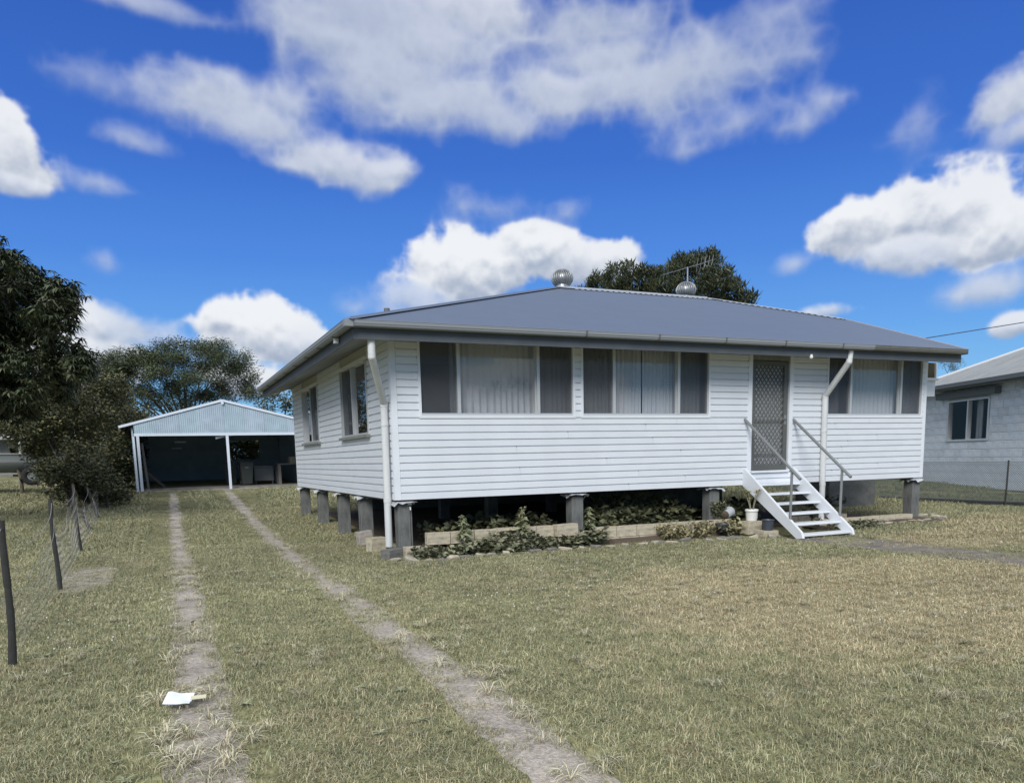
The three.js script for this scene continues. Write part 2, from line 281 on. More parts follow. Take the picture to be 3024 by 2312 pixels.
// worn earth of the wheel tracks, a sheet just above the ground with a ragged edge
{
  const t = tex(1024, (u, v) => { const a = tfbm(u, v, 7, 5, 31), b = tfbm(u, v, 120, 2, 33), g = .66 + .2 * (a - .5) + .26 * (b - .5); return [g * 1.0, g * .952, g * .89]; }, .5);
  const dm = mat(1, 1, 1, 1, { map: t, bumpMap: grain, bumpScale: .01 });
  const strip = (track, s, z0, z1, step, wide) => {
    const pos = [], uv = [], idx = []; let r = 0;
    for (let z = z0; z >= z1; z -= step, r++) {
      const cx = alongTrack(track, z), h = wide * (1 + .25 * (n3(z * 1.7, s, 1) - .5));
      for (let k = -3; k <= 3; k++) { const x = cx + h * k / 3 + (Math.abs(k) === 3 ? .06 * (n3(z * 6, s + k, 5) - .5) : 0); pos.push(x, lay(x, z) + (Math.abs(k) === 3 ? .002 : .007), z); uv.push(x, z); }
      if (r) for (let k = 0; k < 6; k++) { const a = (r - 1) * 7 + k, b = a + 7; idx.push(a, a + 1, b, b, a + 1, b + 1); }
    }
    const g = new THREE.BufferGeometry(); g.setAttribute('position', new THREE.Float32BufferAttribute(pos, 3)); g.setAttribute('uv', new THREE.Float32BufferAttribute(uv, 2)); g.setIndex(idx); g.computeVertexNormals();
    structure('dirt_track', g, dm);
  };
  strip(leftTrack, 3, 12, -22.2, .12, .18); strip(rightTrack, 8, 12, -22.2, .12, .2);
  // bare earth at the carport mouth and along the left fence
  const patch = (name, pts, m) => { const sh = new THREE.Shape(pts.map(([x, z]) => new THREE.Vector2(x, -z))), g = new THREE.ShapeGeometry(sh, 6); g.rotateX(-Math.PI / 2); const p = g.attributes.position; for (let i = 0; i < p.count; i++) p.setY(i, lay(p.getX(i), p.getZ(i)) + .009); g.computeVertexNormals(); structure(name, g, m); };
  const rag = (cx, cz, rx, rz, n = 40, s = 1) => [...Array(n).keys()].map((i) => { const a = i / n * Math.PI * 2, k = .75 + .5 * n3(Math.cos(a) * 2 + s, Math.sin(a) * 2, s); return [cx + Math.cos(a) * rx * k, cz + Math.sin(a) * rz * k]; });
  patch('bare_earth', rag(-1.9, -22.1, 2.9, .75, 60, 2), dm);
  patch('bare_earth', rag(-4.35, -.4, .35, 1.3, 50, 5), dm);
  // the concrete path out from the steps
  const pos = [], uv = [], idx = []; let r = 0;
  for (let z = 1.45; z < 16; z += .15, r++) { const a = 6.5 + .14 * (n3(z * 1.5, 2, 2) - .5), b = 7.62 + .14 * (n3(z * 1.5, 9, 2) - .5); [a, (a + b) / 2, b].forEach((x) => { pos.push(x, lay(x, z) + .012, z); uv.push(x, z); }); if (r) for (let k = 0; k < 2; k++) { const p = (r - 1) * 3 + k, q = p + 3; idx.push(p, q, p + 1, q, q + 1, p + 1); } }
  const g = new THREE.BufferGeometry(); g.setAttribute('position', new THREE.Float32BufferAttribute(pos, 3)); g.setAttribute('uv', new THREE.Float32BufferAttribute(uv, 2)); g.setIndex(idx); g.computeVertexNormals();
  structure('concrete_path', g, mat(.33, .3, .285, 1, { map: mottleStrong, bumpMap: grain, bumpScale: .006 }));
  // shaded soil under the house and in the bed along its front
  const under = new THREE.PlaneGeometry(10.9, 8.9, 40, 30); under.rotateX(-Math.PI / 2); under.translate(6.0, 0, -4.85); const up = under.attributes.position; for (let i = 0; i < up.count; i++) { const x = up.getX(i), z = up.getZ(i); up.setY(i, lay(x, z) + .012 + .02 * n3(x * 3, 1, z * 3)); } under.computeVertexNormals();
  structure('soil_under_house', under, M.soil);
  const bed = new THREE.PlaneGeometry(6.5, .5, 40, 6); bed.rotateX(-Math.PI / 2); bed.translate(3.55, 0, .1); const bp = bed.attributes.position; for (let i = 0; i < bp.count; i++) { const x = bp.getX(i), z = bp.getZ(i); bp.setY(i, .085 + .05 * (n3(x * 3, 1, z * 3)) - .1 * smooth(.22, .34, z) - .1 * smooth(-.02, -.1, z)); } bed.computeVertexNormals();
  structure('garden_soil', bed, M.soil);
  const bed2 = new THREE.PlaneGeometry(3.4, .75, 30, 6); bed2.rotateX(-Math.PI / 2); bed2.translate(9.75, 0, .3); const b2 = bed2.attributes.position; for (let i = 0; i < b2.count; i++) { const x = b2.getX(i), z = b2.getZ(i); b2.setY(i, .04 + .03 * n3(x * 3, 1, z * 3) - .05 * smooth(.5, .65, z)); } bed2.computeVertexNormals();
  structure('garden_soil', bed2, M.soil);
}

// ------------------------------------------------------------ the house
const HW = 11.51, HD = 9.44, HB = 0.9, HT0 = 3.42;
const house = thing('house', 'low white weatherboard house on grey stumps under a blue-grey iron roof', 'house');
const PITCH = 0.1145;
const boardSec = [[0, 0], [0, .025], [.003, .029], [.0905, .029], [.094, .024], [.096, .005], [PITCH + .0005, .003], [PITCH + .0005, 0]];
const boardGeo = new Map();
const boardOf = (L) => { const k = L.toFixed(3); if (!boardGeo.has(k)) boardGeo.set(k, profile(boardSec, L)); return boardGeo.get(k); };
// boards between x0 and x1 on a wall; face: 'front' runs along +x at z=0, 'side' along -z at x=0
const sidingMats = [M.siding, mat(.718, .755, .797, .55, { map: clean }), mat(.74, .774, .812, .52, { map: clean })];
function boards(face, a, b, y0, y1, parent = house) {
  const k0 = Math.round((y0 - HB) / PITCH), k1 = Math.round((y1 - HB) / PITCH);
  for (let k = k0; k < k1; k++) { // long runs are butt-jointed from two lengths
    const y = HB + k * PITCH, cut = b - a > 3.5 ? [a, Math.round(mix(a, b, rr(.2, .8)) * 20) / 20, b] : [a, b];
    for (let i = 1; i < cut.length; i++) {
      const p = cut[i - 1] + (i > 1 ? .004 : 0), q = cut[i], m = part('weatherboard', boardOf(q - p), pick(sidingMats), parent), off = rr(0, .002);
      if (face === 'front') m.position.set(p, y, off); else { m.rotation.y = -Math.PI / 2; m.position.set(-off, y, -q); }
      m.rotation.x = 0;
    }
  }
}
// side boards: local +x runs to world +z after a quarter turn, local +z to world -x
const rows = (y) => HB + Math.round((y - HB) / PITCH) * PITCH;
const SILL = rows(2.2), SSILL = rows(1.96), TOP = rows(3.5);
boards('front', .07, 6.8, HB, SILL); boards('front', 7.88, HW - .07, HB, SILL);
boards('front', 6.8, 7.88, HB, rows(1.13));
for (const [a, b] of [[.07, .43], [3.125, 3.275], [5.915, 6.8], [7.88, 8.755], [11.385, HW - .07]]) boards('front', a, b, SILL, TOP);
boards('side', .07, HD - .05, HB, SSILL);
for (const [a, b] of [[.07, 1.4], [3.5, 5.87], [7.92, HD - .05]]) boards('side', a, b, SSILL, TOP);
// corner boards
partBox('corner_board', -.022, .068, HB, TOP, -.002, .024, M.trim, house); partBox('corner_board', -.026, -.002, HB, TOP, -.068, -.002, M.trim, house);
partBox('corner_board', HW - .068, HW + .022, HB, TOP, -.002, .024, M.trim, house); partBox('corner_board', -.024, -.002, HB, TOP, -HD - .02, -HD + .048, M.trim, house);
// inner walls, floor, ceiling: they close the rooms so that light comes in by the windows only
const inner = (n, ...a) => partBox(n, ...a, M.lining, house);
inner('wall_lining', .002, 6.8, HB + .002, SILL, -.1, -.002); inner('wall_lining', 7.88, HW - .002, HB + .002, SILL, -.1, -.002); inner('wall_lining', 6.802, 7.878, HB + .002, 1.14, -.1, -.002);
for (const [a, b] of [[.002, .43], [3.125, 3.275], [5.915, 6.8], [7.88, 8.755], [11.385, HW - .002]]) inner('wall_lining', a, b, SILL + .001, 3.56, -.1, -.002);
for (const [a, b] of [[.432, 3.123], [3.277, 5.913], [8.757, 11.383]]) inner('wall_lining', a, b, 3.4, 3.56, -.099, -.004);
inner('wall_lining', 6.802, 7.878, 3.3, 3.56, -.099, -.004);
inner('wall_lining', .002, .1, HB + .002, SSILL, -HD, -.102);
for (const [a, b] of [[.102, 1.4], [3.5, 5.87], [7.92, HD]]) inner('wall_lining', .002, .1, SSILL + .001, 3.56, -b, -a);
for (const [a, b] of [[1.402, 3.498], [5.872, 7.918]]) inner('wall_lining', .004, .099, 3.26, 3.56, -b, -a);
inner('wall_lining', .102, HW - .002, HB + .004, 3.56, -HD, -HD + .1);
partBox('end_wall', HW - .1, HW - .001, HB + .004, 3.56, -HD + .102, -.102, M.siding, house);
inner('floor_frame', .104, HW - .104, 1.0, 1.1, -HD + .104, -.104); inner('ceiling', .104, HW - .104, 3.5, 3.55, -HD + .104, -.104);
inner('room_wall', 3.17, 3.23, 1.102, 3.498, -4.5, -.2); inner('room_wall', 6.3, 6.36, 1.102, 3.498, -4.5, -.2); inner('room_wall', .11, HW - .11, 1.102, 3.498, -4.6, -4.51); inner('room_wall', 8.25, 8.31, 1.102, 3.498, -4.5, -.2);
// bearers seen from below
for (const x of [.12, 3.18, 6.1, 9.0, 11.38]) partBox('bearer', x - .05, x + .05, .86, .998, -HD + .12, -.12, M.timber, house);
for (let z = -.5; z > -9.2; z -= .9) partBox('joist', .2, HW - .2, .905, .996, z - .025, z + .025, M.timber, house);

// windows: frame, mullions, panes as sub-parts
function frontWindow(x0, x1, y0, y1, mull, screens, sashes = []) {
  const w = group('window', house), t = .045;
  partBox('frame', x0 - .03, x1 + .03, y0 - .035, y0 + .012, -.08, .045, M.trim, w);
  partBox('frame', x0 - .03, x0 + .012, y0 + .0125, y1, -.08, .04, M.trim, w); partBox('frame', x1 - .012, x1 + .03, y0 + .0125, y1, -.08, .04, M.trim, w);
  partBox('rail', x0 + .0125, x1 - .0125, y0 + .0125, y0 + .045, -.06, .026, M.alu, w); partBox('rail', x0 + .0125, x1 - .0125, y1 - .04, y1, -.06, .026, M.alu, w);
  const xs = [x0, ...mull, x1];
  mull.forEach((x) => partBox('mullion', x - .026, x + .026, y0 + .0455, y1 - .0405, -.06, .028, M.alu, w));
  for (let i = 0; i < xs.length - 1; i++) {
    const a = xs[i] + (i ? .027 : .013), b = xs[i + 1] - (i < xs.length - 2 ? .027 : .013);
    partBox('stile', a, a + .018, y0 + .046, y1 - .041, -.05, -.012, M.alu, w); partBox('stile', b - .018, b, y0 + .046, y1 - .041, -.05, -.012, M.alu, w);
    part('pane', new THREE.PlaneGeometry(b - a - .038, y1 - y0 - .088), M.glass, w, [(a + b) / 2, (y0 + y1) / 2 + .002, -.032]);
    if (screens.includes(i)) part('insect_screen', new THREE.PlaneGeometry(b - a - .004, y1 - y0 - .09), M.screen, w, [(a + b) / 2, (y0 + y1) / 2 + .002, -.008]);
  }
  return w;
}
const WT = 3.38;
frontWindow(.44, 3.115, SILL + .02, WT, [1.077, 2.466], [0, 2]); frontWindow(3.285, 5.905, SILL + .02, WT, [3.911, 5.247], [0, 2]); frontWindow(8.765, 11.375, SILL + .02, WT, [9.384, 10.777], [0, 2]);
function sideWindow(za, zb, y0, y1, mz, screenNear) {
  const w = group('window', house);
  partBox('sill', -.1, -.002, y0 - .05, y0 - .002, -zb - .07, -za + .07, M.sill, w);
  partBox('frame', -.05, .08, y0 + .0005, y0 + .035, -zb, -za, M.alu, w); partBox('frame', -.05, .08, y1 - .03, y1 + .03, -zb, -za, M.trim, w);
  partBox('frame', -.05, .08, y0 + .0355, y1 - .0305, -zb, -zb + .05, M.alu, w); partBox('frame', -.05, .08, y0 + .0355, y1 - .0305, -za - .05, -za, M.alu, w);
  partBox('mullion', -.03, .06, y0 + .036, y1 - .031, -mz - .025, -mz + .025, M.alu, w);
  for (const [a, b, s] of [[mz + .026, zb - .051, !screenNear], [za + .051, mz - .026, screenNear]]) {
    part('pane', new THREE.PlaneGeometry(b - a, y1 - y0 - .07), M.glass, w, [.02, (y0 + y1) / 2, -(a + b) / 2], [0, -Math.PI / 2, 0]);
    if (s) part('insect_screen', new THREE.PlaneGeometry(b - a, y1 - y0 - .07), M.screen, w, [-.006, (y0 + y1) / 2, -(a + b) / 2], [0, -Math.PI / 2, 0]);
  }
}
sideWindow(1.4, 3.5, SSILL + .03, 3.22, 2.61, false); sideWindow(5.87, 7.92, SSILL + .03, 3.22, 6.9, true);

// the front door: white surround, security screen of diamond bars, plain door behind
{
  const d = group('front_door', house), x0 = 6.9, x1 = 7.77, y0 = 1.165, y1 = 3.19;
  partBox('surround', 6.8, 6.89, 1.14, 3.4, -.06, .04, M.trim, d); partBox('surround', 7.79, 7.88, 1.14, 3.4, -.06, .04, M.trim, d); partBox('lintel', 6.891, 7.789, 3.205, 3.4, -.06, .03, M.sill, d); partBox('threshold', 6.891, 7.789, 1.12, 1.16, -.1, .07, M.trim, d);
  const f = .075;
  partBox('screen_frame', x0, x0 + f, y0, y1, -.02, .012, M.screenDoor, d); partBox('screen_frame', x1 - f - .02, x1, y0, y1, -.02, .012, M.screenDoor, d);
  partBox('screen_frame', x0 + f, x1 - f - .02, y0, y0 + .1, -.02, .011, M.screenDoor, d); partBox('screen_frame', x0 + f, x1 - f - .02, y1 - .08, y1, -.02, .011, M.screenDoor, d);
  const gx0 = x0 + f, gx1 = x1 - f - .02, gy0 = y0 + .1, gy1 = y1 - .08, bars = [], px = .093, py = .118; // diamond bars clipped to the opening
  for (const s of [-1, 1]) for (let k = -40; k < 60; k++) {
    const m = s * py / px, c = gy0 + k * py - (s < 0 ? 0 : 0), pts = [];
    const xa = gx0, xb = gx1; let ya = c, yb = c + m * (xb - xa), A = [xa, ya], B = [xb, yb];
    const clipY = (P, Q, y) => [P[0] + (Q[0] - P[0]) * (y - P[1]) / (Q[1] - P[1]), y];
    if (Math.max(ya, yb) <= gy0 || Math.min(ya, yb) >= gy1) continue;
    if (A[1] < gy0) A = clipY(A, B, gy0); if (B[1] < gy0) B = clipY(A, B, gy0); if (A[1] > gy1) A = clipY(A, B, gy1); if (B[1] > gy1) B = clipY(A, B, gy1);
    if (Math.hypot(A[0] - B[0], A[1] - B[1]) > .03) bars.push(rod([A[0], A[1], s * .003 - .006], [B[0], B[1], s * .003 - .006], .0115, .0115, 5, false));
  }
  for (const y of [gy0 + .83, gy0 + .2]) bars.push(bb(gx0, gx1, y - .014, y + .014, -.014, -.0035));
  part('diamond_grille', mergeGeometries(bars.map((g) => { const q = g.index ? g.toNonIndexed() : g; return q; })), M.screenDoor, d).userData.kind = 'stuff';
  partBox('door_leaf', x0 - .005, x1 + .01, y0 - .002, y1 + .01, -.09, -.055, M.doorPanel, d);
  partBox('lock_plate', x1 - .085, x1 - .035, 2.02, 2.2, .0125, .024, M.steelPaint, d); part('handle', tube([[x1 - .06, 2.13, .02], [x1 - .06, 2.13, .06], [x1 - .17, 2.125, .062]], .009, 8), M.galv, d);
}

// curtains hang inside the panes: pleated sheets
function curtain(p0, p1, y0, y1, label, m = M.curtain, folds = 16, depth = .015) {
  const n = folds * 6, pos = [], idx = [], A = V3(...p0), B = V3(...p1), d = B.clone().sub(A), nrm = V3(-d.z, 0, d.x).normalize();
  for (let i = 0; i <= n; i++) { const t = i / n, ph = t * folds * Math.PI * 2 + 1.2 * Math.sin(t * 9); for (const [y, k] of [[y0, 1.25], [mix(y0, y1, .5), 1], [y1, .75]]) { const o = depth * k * (Math.sin(ph) + .35 * Math.sin(ph * 2.3 + 1)); pos.push(A.x + d.x * t + nrm.x * o, y, A.z + d.z * t + nrm.z * o); } }
  for (let i = 0; i < n; i++) for (let k = 0; k < 2; k++) { const a = i * 3 + k, b = a + 3; idx.push(a, b, a + 1, b, b + 1, a + 1); }
  const g = new THREE.BufferGeometry(); g.setAttribute('position', new THREE.Float32BufferAttribute(pos, 3)); g.setIndex(idx); g.computeVertexNormals();
  return solo('curtain', g, m, label, 'curtain', undefined, undefined, 'curtains behind the house windows');
}
curtain([1.0, 0, -.2], [2.5, 0, -.2], 2.15, 3.36, 'pale sheer curtain filling the wide middle pane of the window by the corner', M.curtain, 13, .014);
curtain([2.56, 0, -.24], [3.1, 0, -.24], 2.15, 3.36, 'grey curtain half drawn behind the screened pane beside the narrow strip of boards', M.curtainDark, 5);
curtain([3.4, 0, -.2], [3.92, 0, -.2], 2.15, 3.36, 'pale curtain behind the screened pane next to the narrow strip of boards', M.curtain, 6);
curtain([3.93, 0, -.19], [4.585, 0, -.19], 2.15, 3.36, 'pale curtain panel left of the thin gap in the middle window', M.curtain, 8, .018);
curtain([4.61, 0, -.19], [5.25, 0, -.19], 2.15, 3.36, 'pale curtain panel right of the thin gap in the middle window', M.curtain, 8, .018);
curtain([5.27, 0, -.21], [5.86, 0, -.21], 2.15, 3.36, 'pale curtain behind the screened pane nearest the door', M.curtain, 6);
curtain([8.8, 0, -.25], [9.3, 0, -.22], 2.15, 3.36, 'grey curtain bunched behind the diagonal downpipe', M.curtainDark, 6);
curtain([9.62, 0, -.2], [11.33, 0, -.2], 2.15, 3.36, 'pale curtain drawn across the window right of the downpipe', M.curtain, 15);
curtain([.25, 0, -7.75], [.25, 0, -7.02], 1.95, 2.75, 'short white blind in the farther side window', M.curtain, 4, .01);

// eaves: sloping soffit, fascia, gutters, roof
const FO = .69, GO = .87, RY = 3.43, ZR = -4.72, YR = 5.325;
{
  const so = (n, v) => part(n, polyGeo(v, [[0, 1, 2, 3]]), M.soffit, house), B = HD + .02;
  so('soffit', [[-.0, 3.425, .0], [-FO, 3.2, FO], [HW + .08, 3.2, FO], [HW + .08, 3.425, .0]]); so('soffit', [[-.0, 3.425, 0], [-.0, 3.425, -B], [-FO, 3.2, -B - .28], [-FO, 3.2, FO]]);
  partBox('fascia', -FO - .02, HW + .09, 3.195, 3.385, FO, FO + .024, M.fascia, house); partBox('fascia', -FO - .022, -FO + .002, 3.197, 3.385, -B - .29, FO - .001, M.fascia, house);
  // quad gutter: cross-section (y, z), outer face rolled
  const sec = [[0, 0], [0, .085], [.02, .108], [.045, .112], [.058, .12], [.115, .122], [.12, .128], [.126, .122], [.12, .116], [.06, .114], [.012, .082], [.012, .008], [.11, .008], [.11, 0]].map(([y, z]) => [y * .74 + 3.343, z + FO + .045]);
  part('gutter', profile(sec, 9.8, false), M.gutter, house, [-.736, 0, 0]); part('gutter', profile(sec, HW + .1 - 9.07, false), M.gutterOld, house, [9.066, 0, 0]); partBox('gutter_end', HW + .094, HW + .1, 3.344, 3.437, FO + .046, FO + .166, M.gutterOld, house);
  const gs = part('gutter', profile(sec.map(([y, z]) => [y - .0015, z]), HD + .35 + .736, false), M.gutter, house); gs.rotation.y = -Math.PI / 2; gs.position.set(0, 0, -HD - .35);
  const jointSec = sec.slice(0, 8).map(([y, z]) => [y < 3.33 ? y - .004 : y + .001, z + .004]).concat([[3.43, FO + .16], [3.31, FO + .05]]);
  partBox('gutter_corner', -.8585, -.738, 3.342, 3.4375, .738, .8585, M.gutter, house);
  for (const x of [2.9, 4.25, 5.6, 6.9, 8.25, 9.45, 10.5]) part('gutter_joint', profile([[3.338, FO + .05], [3.338, FO + .135], [3.355, FO + .157], [3.385, FO + .17], [3.434, FO + .178], [3.439, FO + .165], [3.385, FO + .157], [3.345, FO + .13]], .03), M.gutterOld, house, [x, 0, 0]);
  for (const z of [-.2, -1.4, -2.6, -3.9, -5.2, -6.6, -8, -9.2]) partBox('gutter_bracket', -FO - .15, -FO - .02, 3.329, 3.342, z - .02, z + .02, M.gutterOld, house);
  partBox('gutter_spout', -FO - .1, -FO - .04, 3.26, 3.341, -.28, -.18, M.pipe, house);
  // roof planes
  const E = .83, roof = group('roof', house), v = [[-E, RY, E], [HW + .1, RY, E], [12.02, 4.61, -2.72], [9.56, YR, -4.74], [5.3, YR, ZR], [-E, RY, -10.0], [HW + .1, RY, -10.0], [12.02, 4.61, -6.75]];
  const sheet = (f) => part('roof_sheet', polyGeo(v, [f]), M.roof, roof);
  sheet([0, 1, 2, 3, 4]); sheet([0, 4, 5]); sheet([4, 3, 7, 6, 5]); sheet([3, 2, 7]); part('gable_end', polyGeo([v[1], v[6], v[7], v[2]], [[0, 1, 2, 3]]), M.siding, roof);
  part('verge_cap', mergeGeometries([bar([v[1][0], v[1][1] + .01, v[1][2]], [v[2][0], v[2][1] + .01, v[2][2]], .05, .03)]), M.cap, roof);
  // capping on ridge and hips with a scalloped lower edge
  const cap = (a, b, side) => {
    const A = V3(...a), B = V3(...b), L = A.distanceTo(B), d = B.clone().sub(A).normalize(), out = [];
    const e = A.clone().lerp(B, .985); out.push(tube([[A.x, A.y, A.z], [e.x, e.y, e.z]], side ?? .045, 10));
    return out;
  };
  const front = new THREE.Plane().setFromCoplanarPoints(V3(...v[0]), V3(...v[1]), V3(...v[3])), fn = front.normal.clone(); if (fn.y < 0) fn.negate();
  const capStrip = (a, b, downDir, w) => { const A = V3(...a), B = V3(...b), dd = V3(...downDir).normalize(); const q = [A, B, B.clone().addScaledVector(dd, w), A.clone().addScaledVector(dd, w)].map((p) => p.addScaledVector(fn, .022)); return polyGeo(q.map((p) => p.toArray()), [[0, 3, 2, 1]]); };
  const dn = V3(0, RY - YR, E - ZR).normalize(); // down the front slope
  part('ridge_cap', mergeGeometries([...cap(v[4], v[3])].map((g) => g.index ? g.toNonIndexed() : g).concat(capStrip(v[4], v[3], dn.toArray(), .13))), M.cap, roof);
  const hipDown = (a, b) => { const d = V3(...b).sub(V3(...a)).normalize(); return new THREE.Vector3().crossVectors(d, fn).normalize(); };
  for (const [a, b] of [[v[3], v[2]], [v[4], v[0]]]) { let h = hipDown(a, b); if (h.dot(dn) < 0) h.negate(); part('hip_cap', mergeGeometries([...cap(a, b, .03)].map((g) => g.index ? g.toNonIndexed() : g).concat(capStrip(a, b, h.toArray(), .1))), a === v[4] ? M.roof : M.cap, roof); }
  const scal = [], tooth = (p, s) => { const g = bx(.07 * s, .006, .045).clone(); g.applyQuaternion(new THREE.Quaternion().setFromUnitVectors(V3(0, 1, 0), fn)); g.translate(p.x, p.y, p.z); return g; };
  for (const [a, b, w] of [[v[4], v[3], .2], [v[3], v[2], .17]]) { const A = V3(...a), B = V3(...b), L = A.distanceTo(B), dd = (a === v[4] ? dn : (() => { let h = hipDown(a, b); if (h.dot(dn) < 0) h.negate(); return h; })()); for (let s = .4; s < L - .1; s += .15) scal.push(tooth(A.clone().lerp(B, s / L).addScaledVector(dd, w).addScaledVector(fn, .02), rr(.8, 1.2))); }
  part('cap_edge', mergeGeometries(scal), mat(.6, .64, .7, .5), roof).userData.kind = 'stuff';
  // spinning vents: ribbed domes on a short neck
  const vent = (x, y, z) => {
    const gs = [new THREE.CylinderGeometry(.15, .2, .2, 20).translate(0, .02, 0), new THREE.SphereGeometry(.205, 24, 14).scale(1, .85, 1).translate(0, .26, 0)];
    for (let k = 0; k < 24; k++) { const a = k / 24 * Math.PI * 2, pts = []; for (let j = 0; j <= 8; j++) { const t = (j / 8 - .5) * 2.5, sw = a + t * .12; pts.push(V3(Math.cos(sw) * .245 * Math.cos(t), .26 + .2 * Math.sin(t), Math.sin(sw) * .245 * Math.cos(t))); } gs.push(new THREE.TubeGeometry(new THREE.CatmullRomCurve3(pts), 8, .0115, 4)); }
    part('roof_vent', mergeGeometries(gs.map((g) => g.index ? g.toNonIndexed() : g)), M.galv, roof, [x, y, z]);
  };
  vent(5.5, 5.3, -4.85); vent(9.1, 5.3, -5.05);
  part('vent_pipe', mergeGeometries([rod([.81, 3.9, -3], [.81, 4.33, -3], .055, .055, 14)]), M.gutterOld, roof);
  const an = [rod([9.55, 5, -5.6], [9.55, 6.27, -5.6], .02, .02, 8), rod([8.8, 6.03, -5.6], [10.25, 6.47, -5.6], .008, .008, 6)];
  for (let k = 0; k < 13; k++) { const t = k / 12, p = [mix(8.82, 10.2, t), mix(6.035, 6.455, t), -5.6], l = k > 9 ? .34 : .16; an.push(rod([p[0], p[1], p[2] - l], [p[0], p[1], p[2] + l], .0045, .0045, 5)); if (k > 9) { an.push(rod([p[0], p[1] - .16, p[2] - .2], [p[0], p[1] + .16, p[2] - .12], .0045, .0045, 5), rod([p[0] - .05, p[1] - .14, p[2] + .2], [p[0] + .05, p[1] + .14, p[2] + .15], .0045, .0045, 5)); } }
  part('television_antenna', mergeGeometries(an), M.wireGrey, roof);
}
// downpipes with elbows
{
  const pipe = (pts, bottom) => part('downpipe', mergeGeometries([tube(pts, .056, 18, 0), ...pts.slice(1, -1).map((p) => new THREE.SphereGeometry(.0575, 16, 10).translate(...p))].map((g) => g.index ? g.toNonIndexed() : g)), M.pipe, house);
  const left = [[-.44, 3.31, .62], [-.437, 2.97, .6], [-.105, 2.37, -.1], [-.105, .17, -.17]];
  pipe(left); for (const y of [2.36, 2.07, .9]) part('pipe_collar', new THREE.CylinderGeometry(.061, .061, .07, 20), M.pipe, house, [-.105, y, mix(-.1, -.17, (2.37 - y) / 2.2)]);
  part('pipe_mouth', new THREE.TorusGeometry(.052, .008, 8, 20).rotateX(.9), M.pipe, house, [-.105, .165, -.162]);
  const right = [[8.605, 3.33, .7], [8.58, 3.13, .7], [8.64, 2.56, .09], [8.64, .02, .09]];
  pipe(right); for (const y of [2.55, 1.9, .85]) part('pipe_collar', new THREE.CylinderGeometry(.061, .061, .06, 20), M.pipe, house, [8.64, y, .09]);
  // porch lamp under the eave by the door
  part('eave_lamp', mergeGeometries([new THREE.CylinderGeometry(.022, .026, .035, 14), new THREE.SphereGeometry(.032, 14, 10).translate(0, -.03, 0)].map((g) => g.toNonIndexed())), M.plasticWhite, house, [7.62, 3.215, .735]);
}
// boxed side window under the right eave
{
  const w = group('side_box_window', house); partBox('frame', HW + .024, HW + .1, 2.9, 3.3, -.6, -.1, M.trim, w); partBox('frame', HW + .42, HW + .45, 2.98, 3.3, -.6, -.1, M.trim, w); partBox('sill', HW + .024, HW + .48, 2.93, 2.978, -.62, -.06, M.trim, w); partBox('apron', HW + .1, HW + .44, 2.6, 2.929, -.6, -.12, M.trim, w);
  partBox('blind', HW + .1005, HW + .419, 2.985, 3.3, -.17, -.14, mat(.2, .17, .09, .8, { map: mottleStrong }), w);
}
// stumps with metal ant caps
{
  const capGeo = (s) => { const n = 12, v = [], f = []; const ring = (r, y, w) => { for (let i = 0; i < n * 4; i++) { const k = Math.floor(i / n), t = (i % n) / n * 2 - 1, p = [[t, 1], [1, -t], [-t, -1], [-1, t]][k]; v.push([p[0] * r, y + w * (n3(p[0] * 3 + s, 2, p[1] * 3) - .6), p[1] * r]); } }; ring(.115, .0, 0); ring(.19, -.035, .07); for (let i = 0; i < n * 4; i++) { const j = (i + 1) % (n * 4); f.push([i, j, n * 4 + j, n * 4 + i]); } f.push([...Array(n * 4).keys()].reverse()); return polyGeo(v, f); };
  const stump = (x, z, s) => { const y = lay(x, z) - .05, h = .84 - y; const g = group('stump', house, [x, 0, z]); part('post', rbox(.225, h, .225, .012), M.stump, g, [0, y + h / 2, 0]); part('ant_cap', capGeo(s), M.antcap, g, [0, .875, 0]); return g; };
  const list = [[.13, -.12], [3.19, -.12], [6.09, -.12], [11.4, -.12], [.1, -2.5], [.1, -4.4], [.1, -6.7], [.1, -9.1], [2.9, -3.2], [5.6, -3.2], [2.9, -6.2], [5.8, -6.2], [8.8, -3.4], [8.8, -6.4]];
  list.forEach(([x, z], i) => { const g = stump(x, z, i * 3.3); if (i === 0) { part('tap', mergeGeometries([rod([.06, .78, .115], [.06, .78, .2], .012, .012, 8), rod([.06, .79, .19], [.06, .74, .21], .014, .014, 8), rod([.03, .83, .165], [.09, .83, .165], .01, .01, 8)]), M.galv, g); part('tap_pipe', rod([.06, .05, .135], [.06, .78, .135], .011, .011, 8), M.stump, g); } });
  part('brace', tube([[.3, .9, -.1], [.28, .84, -.1], [.2, .75, -.1]], .011, 6), M.galv, house); part('brace', tube([[3.4, .9, -.1], [3.39, .83, -.1], [3.29, .7, -.1]], .011, 6), M.galv, house);
  // unseen walls, placed to keep the space under the floor dark
  partBox('unseen_base_wall', 1.6, 11.2, .0, .858, -9.3, -9.15, M.slab, house); partBox('unseen_base_wall', 7.2, 7.35, 0, .858, -9.14, -4.2, M.slab, house); partBox('unseen_base_wall', 7.36, 9.6, 0, .858, -4.4, -4.25, M.slab, house);
}
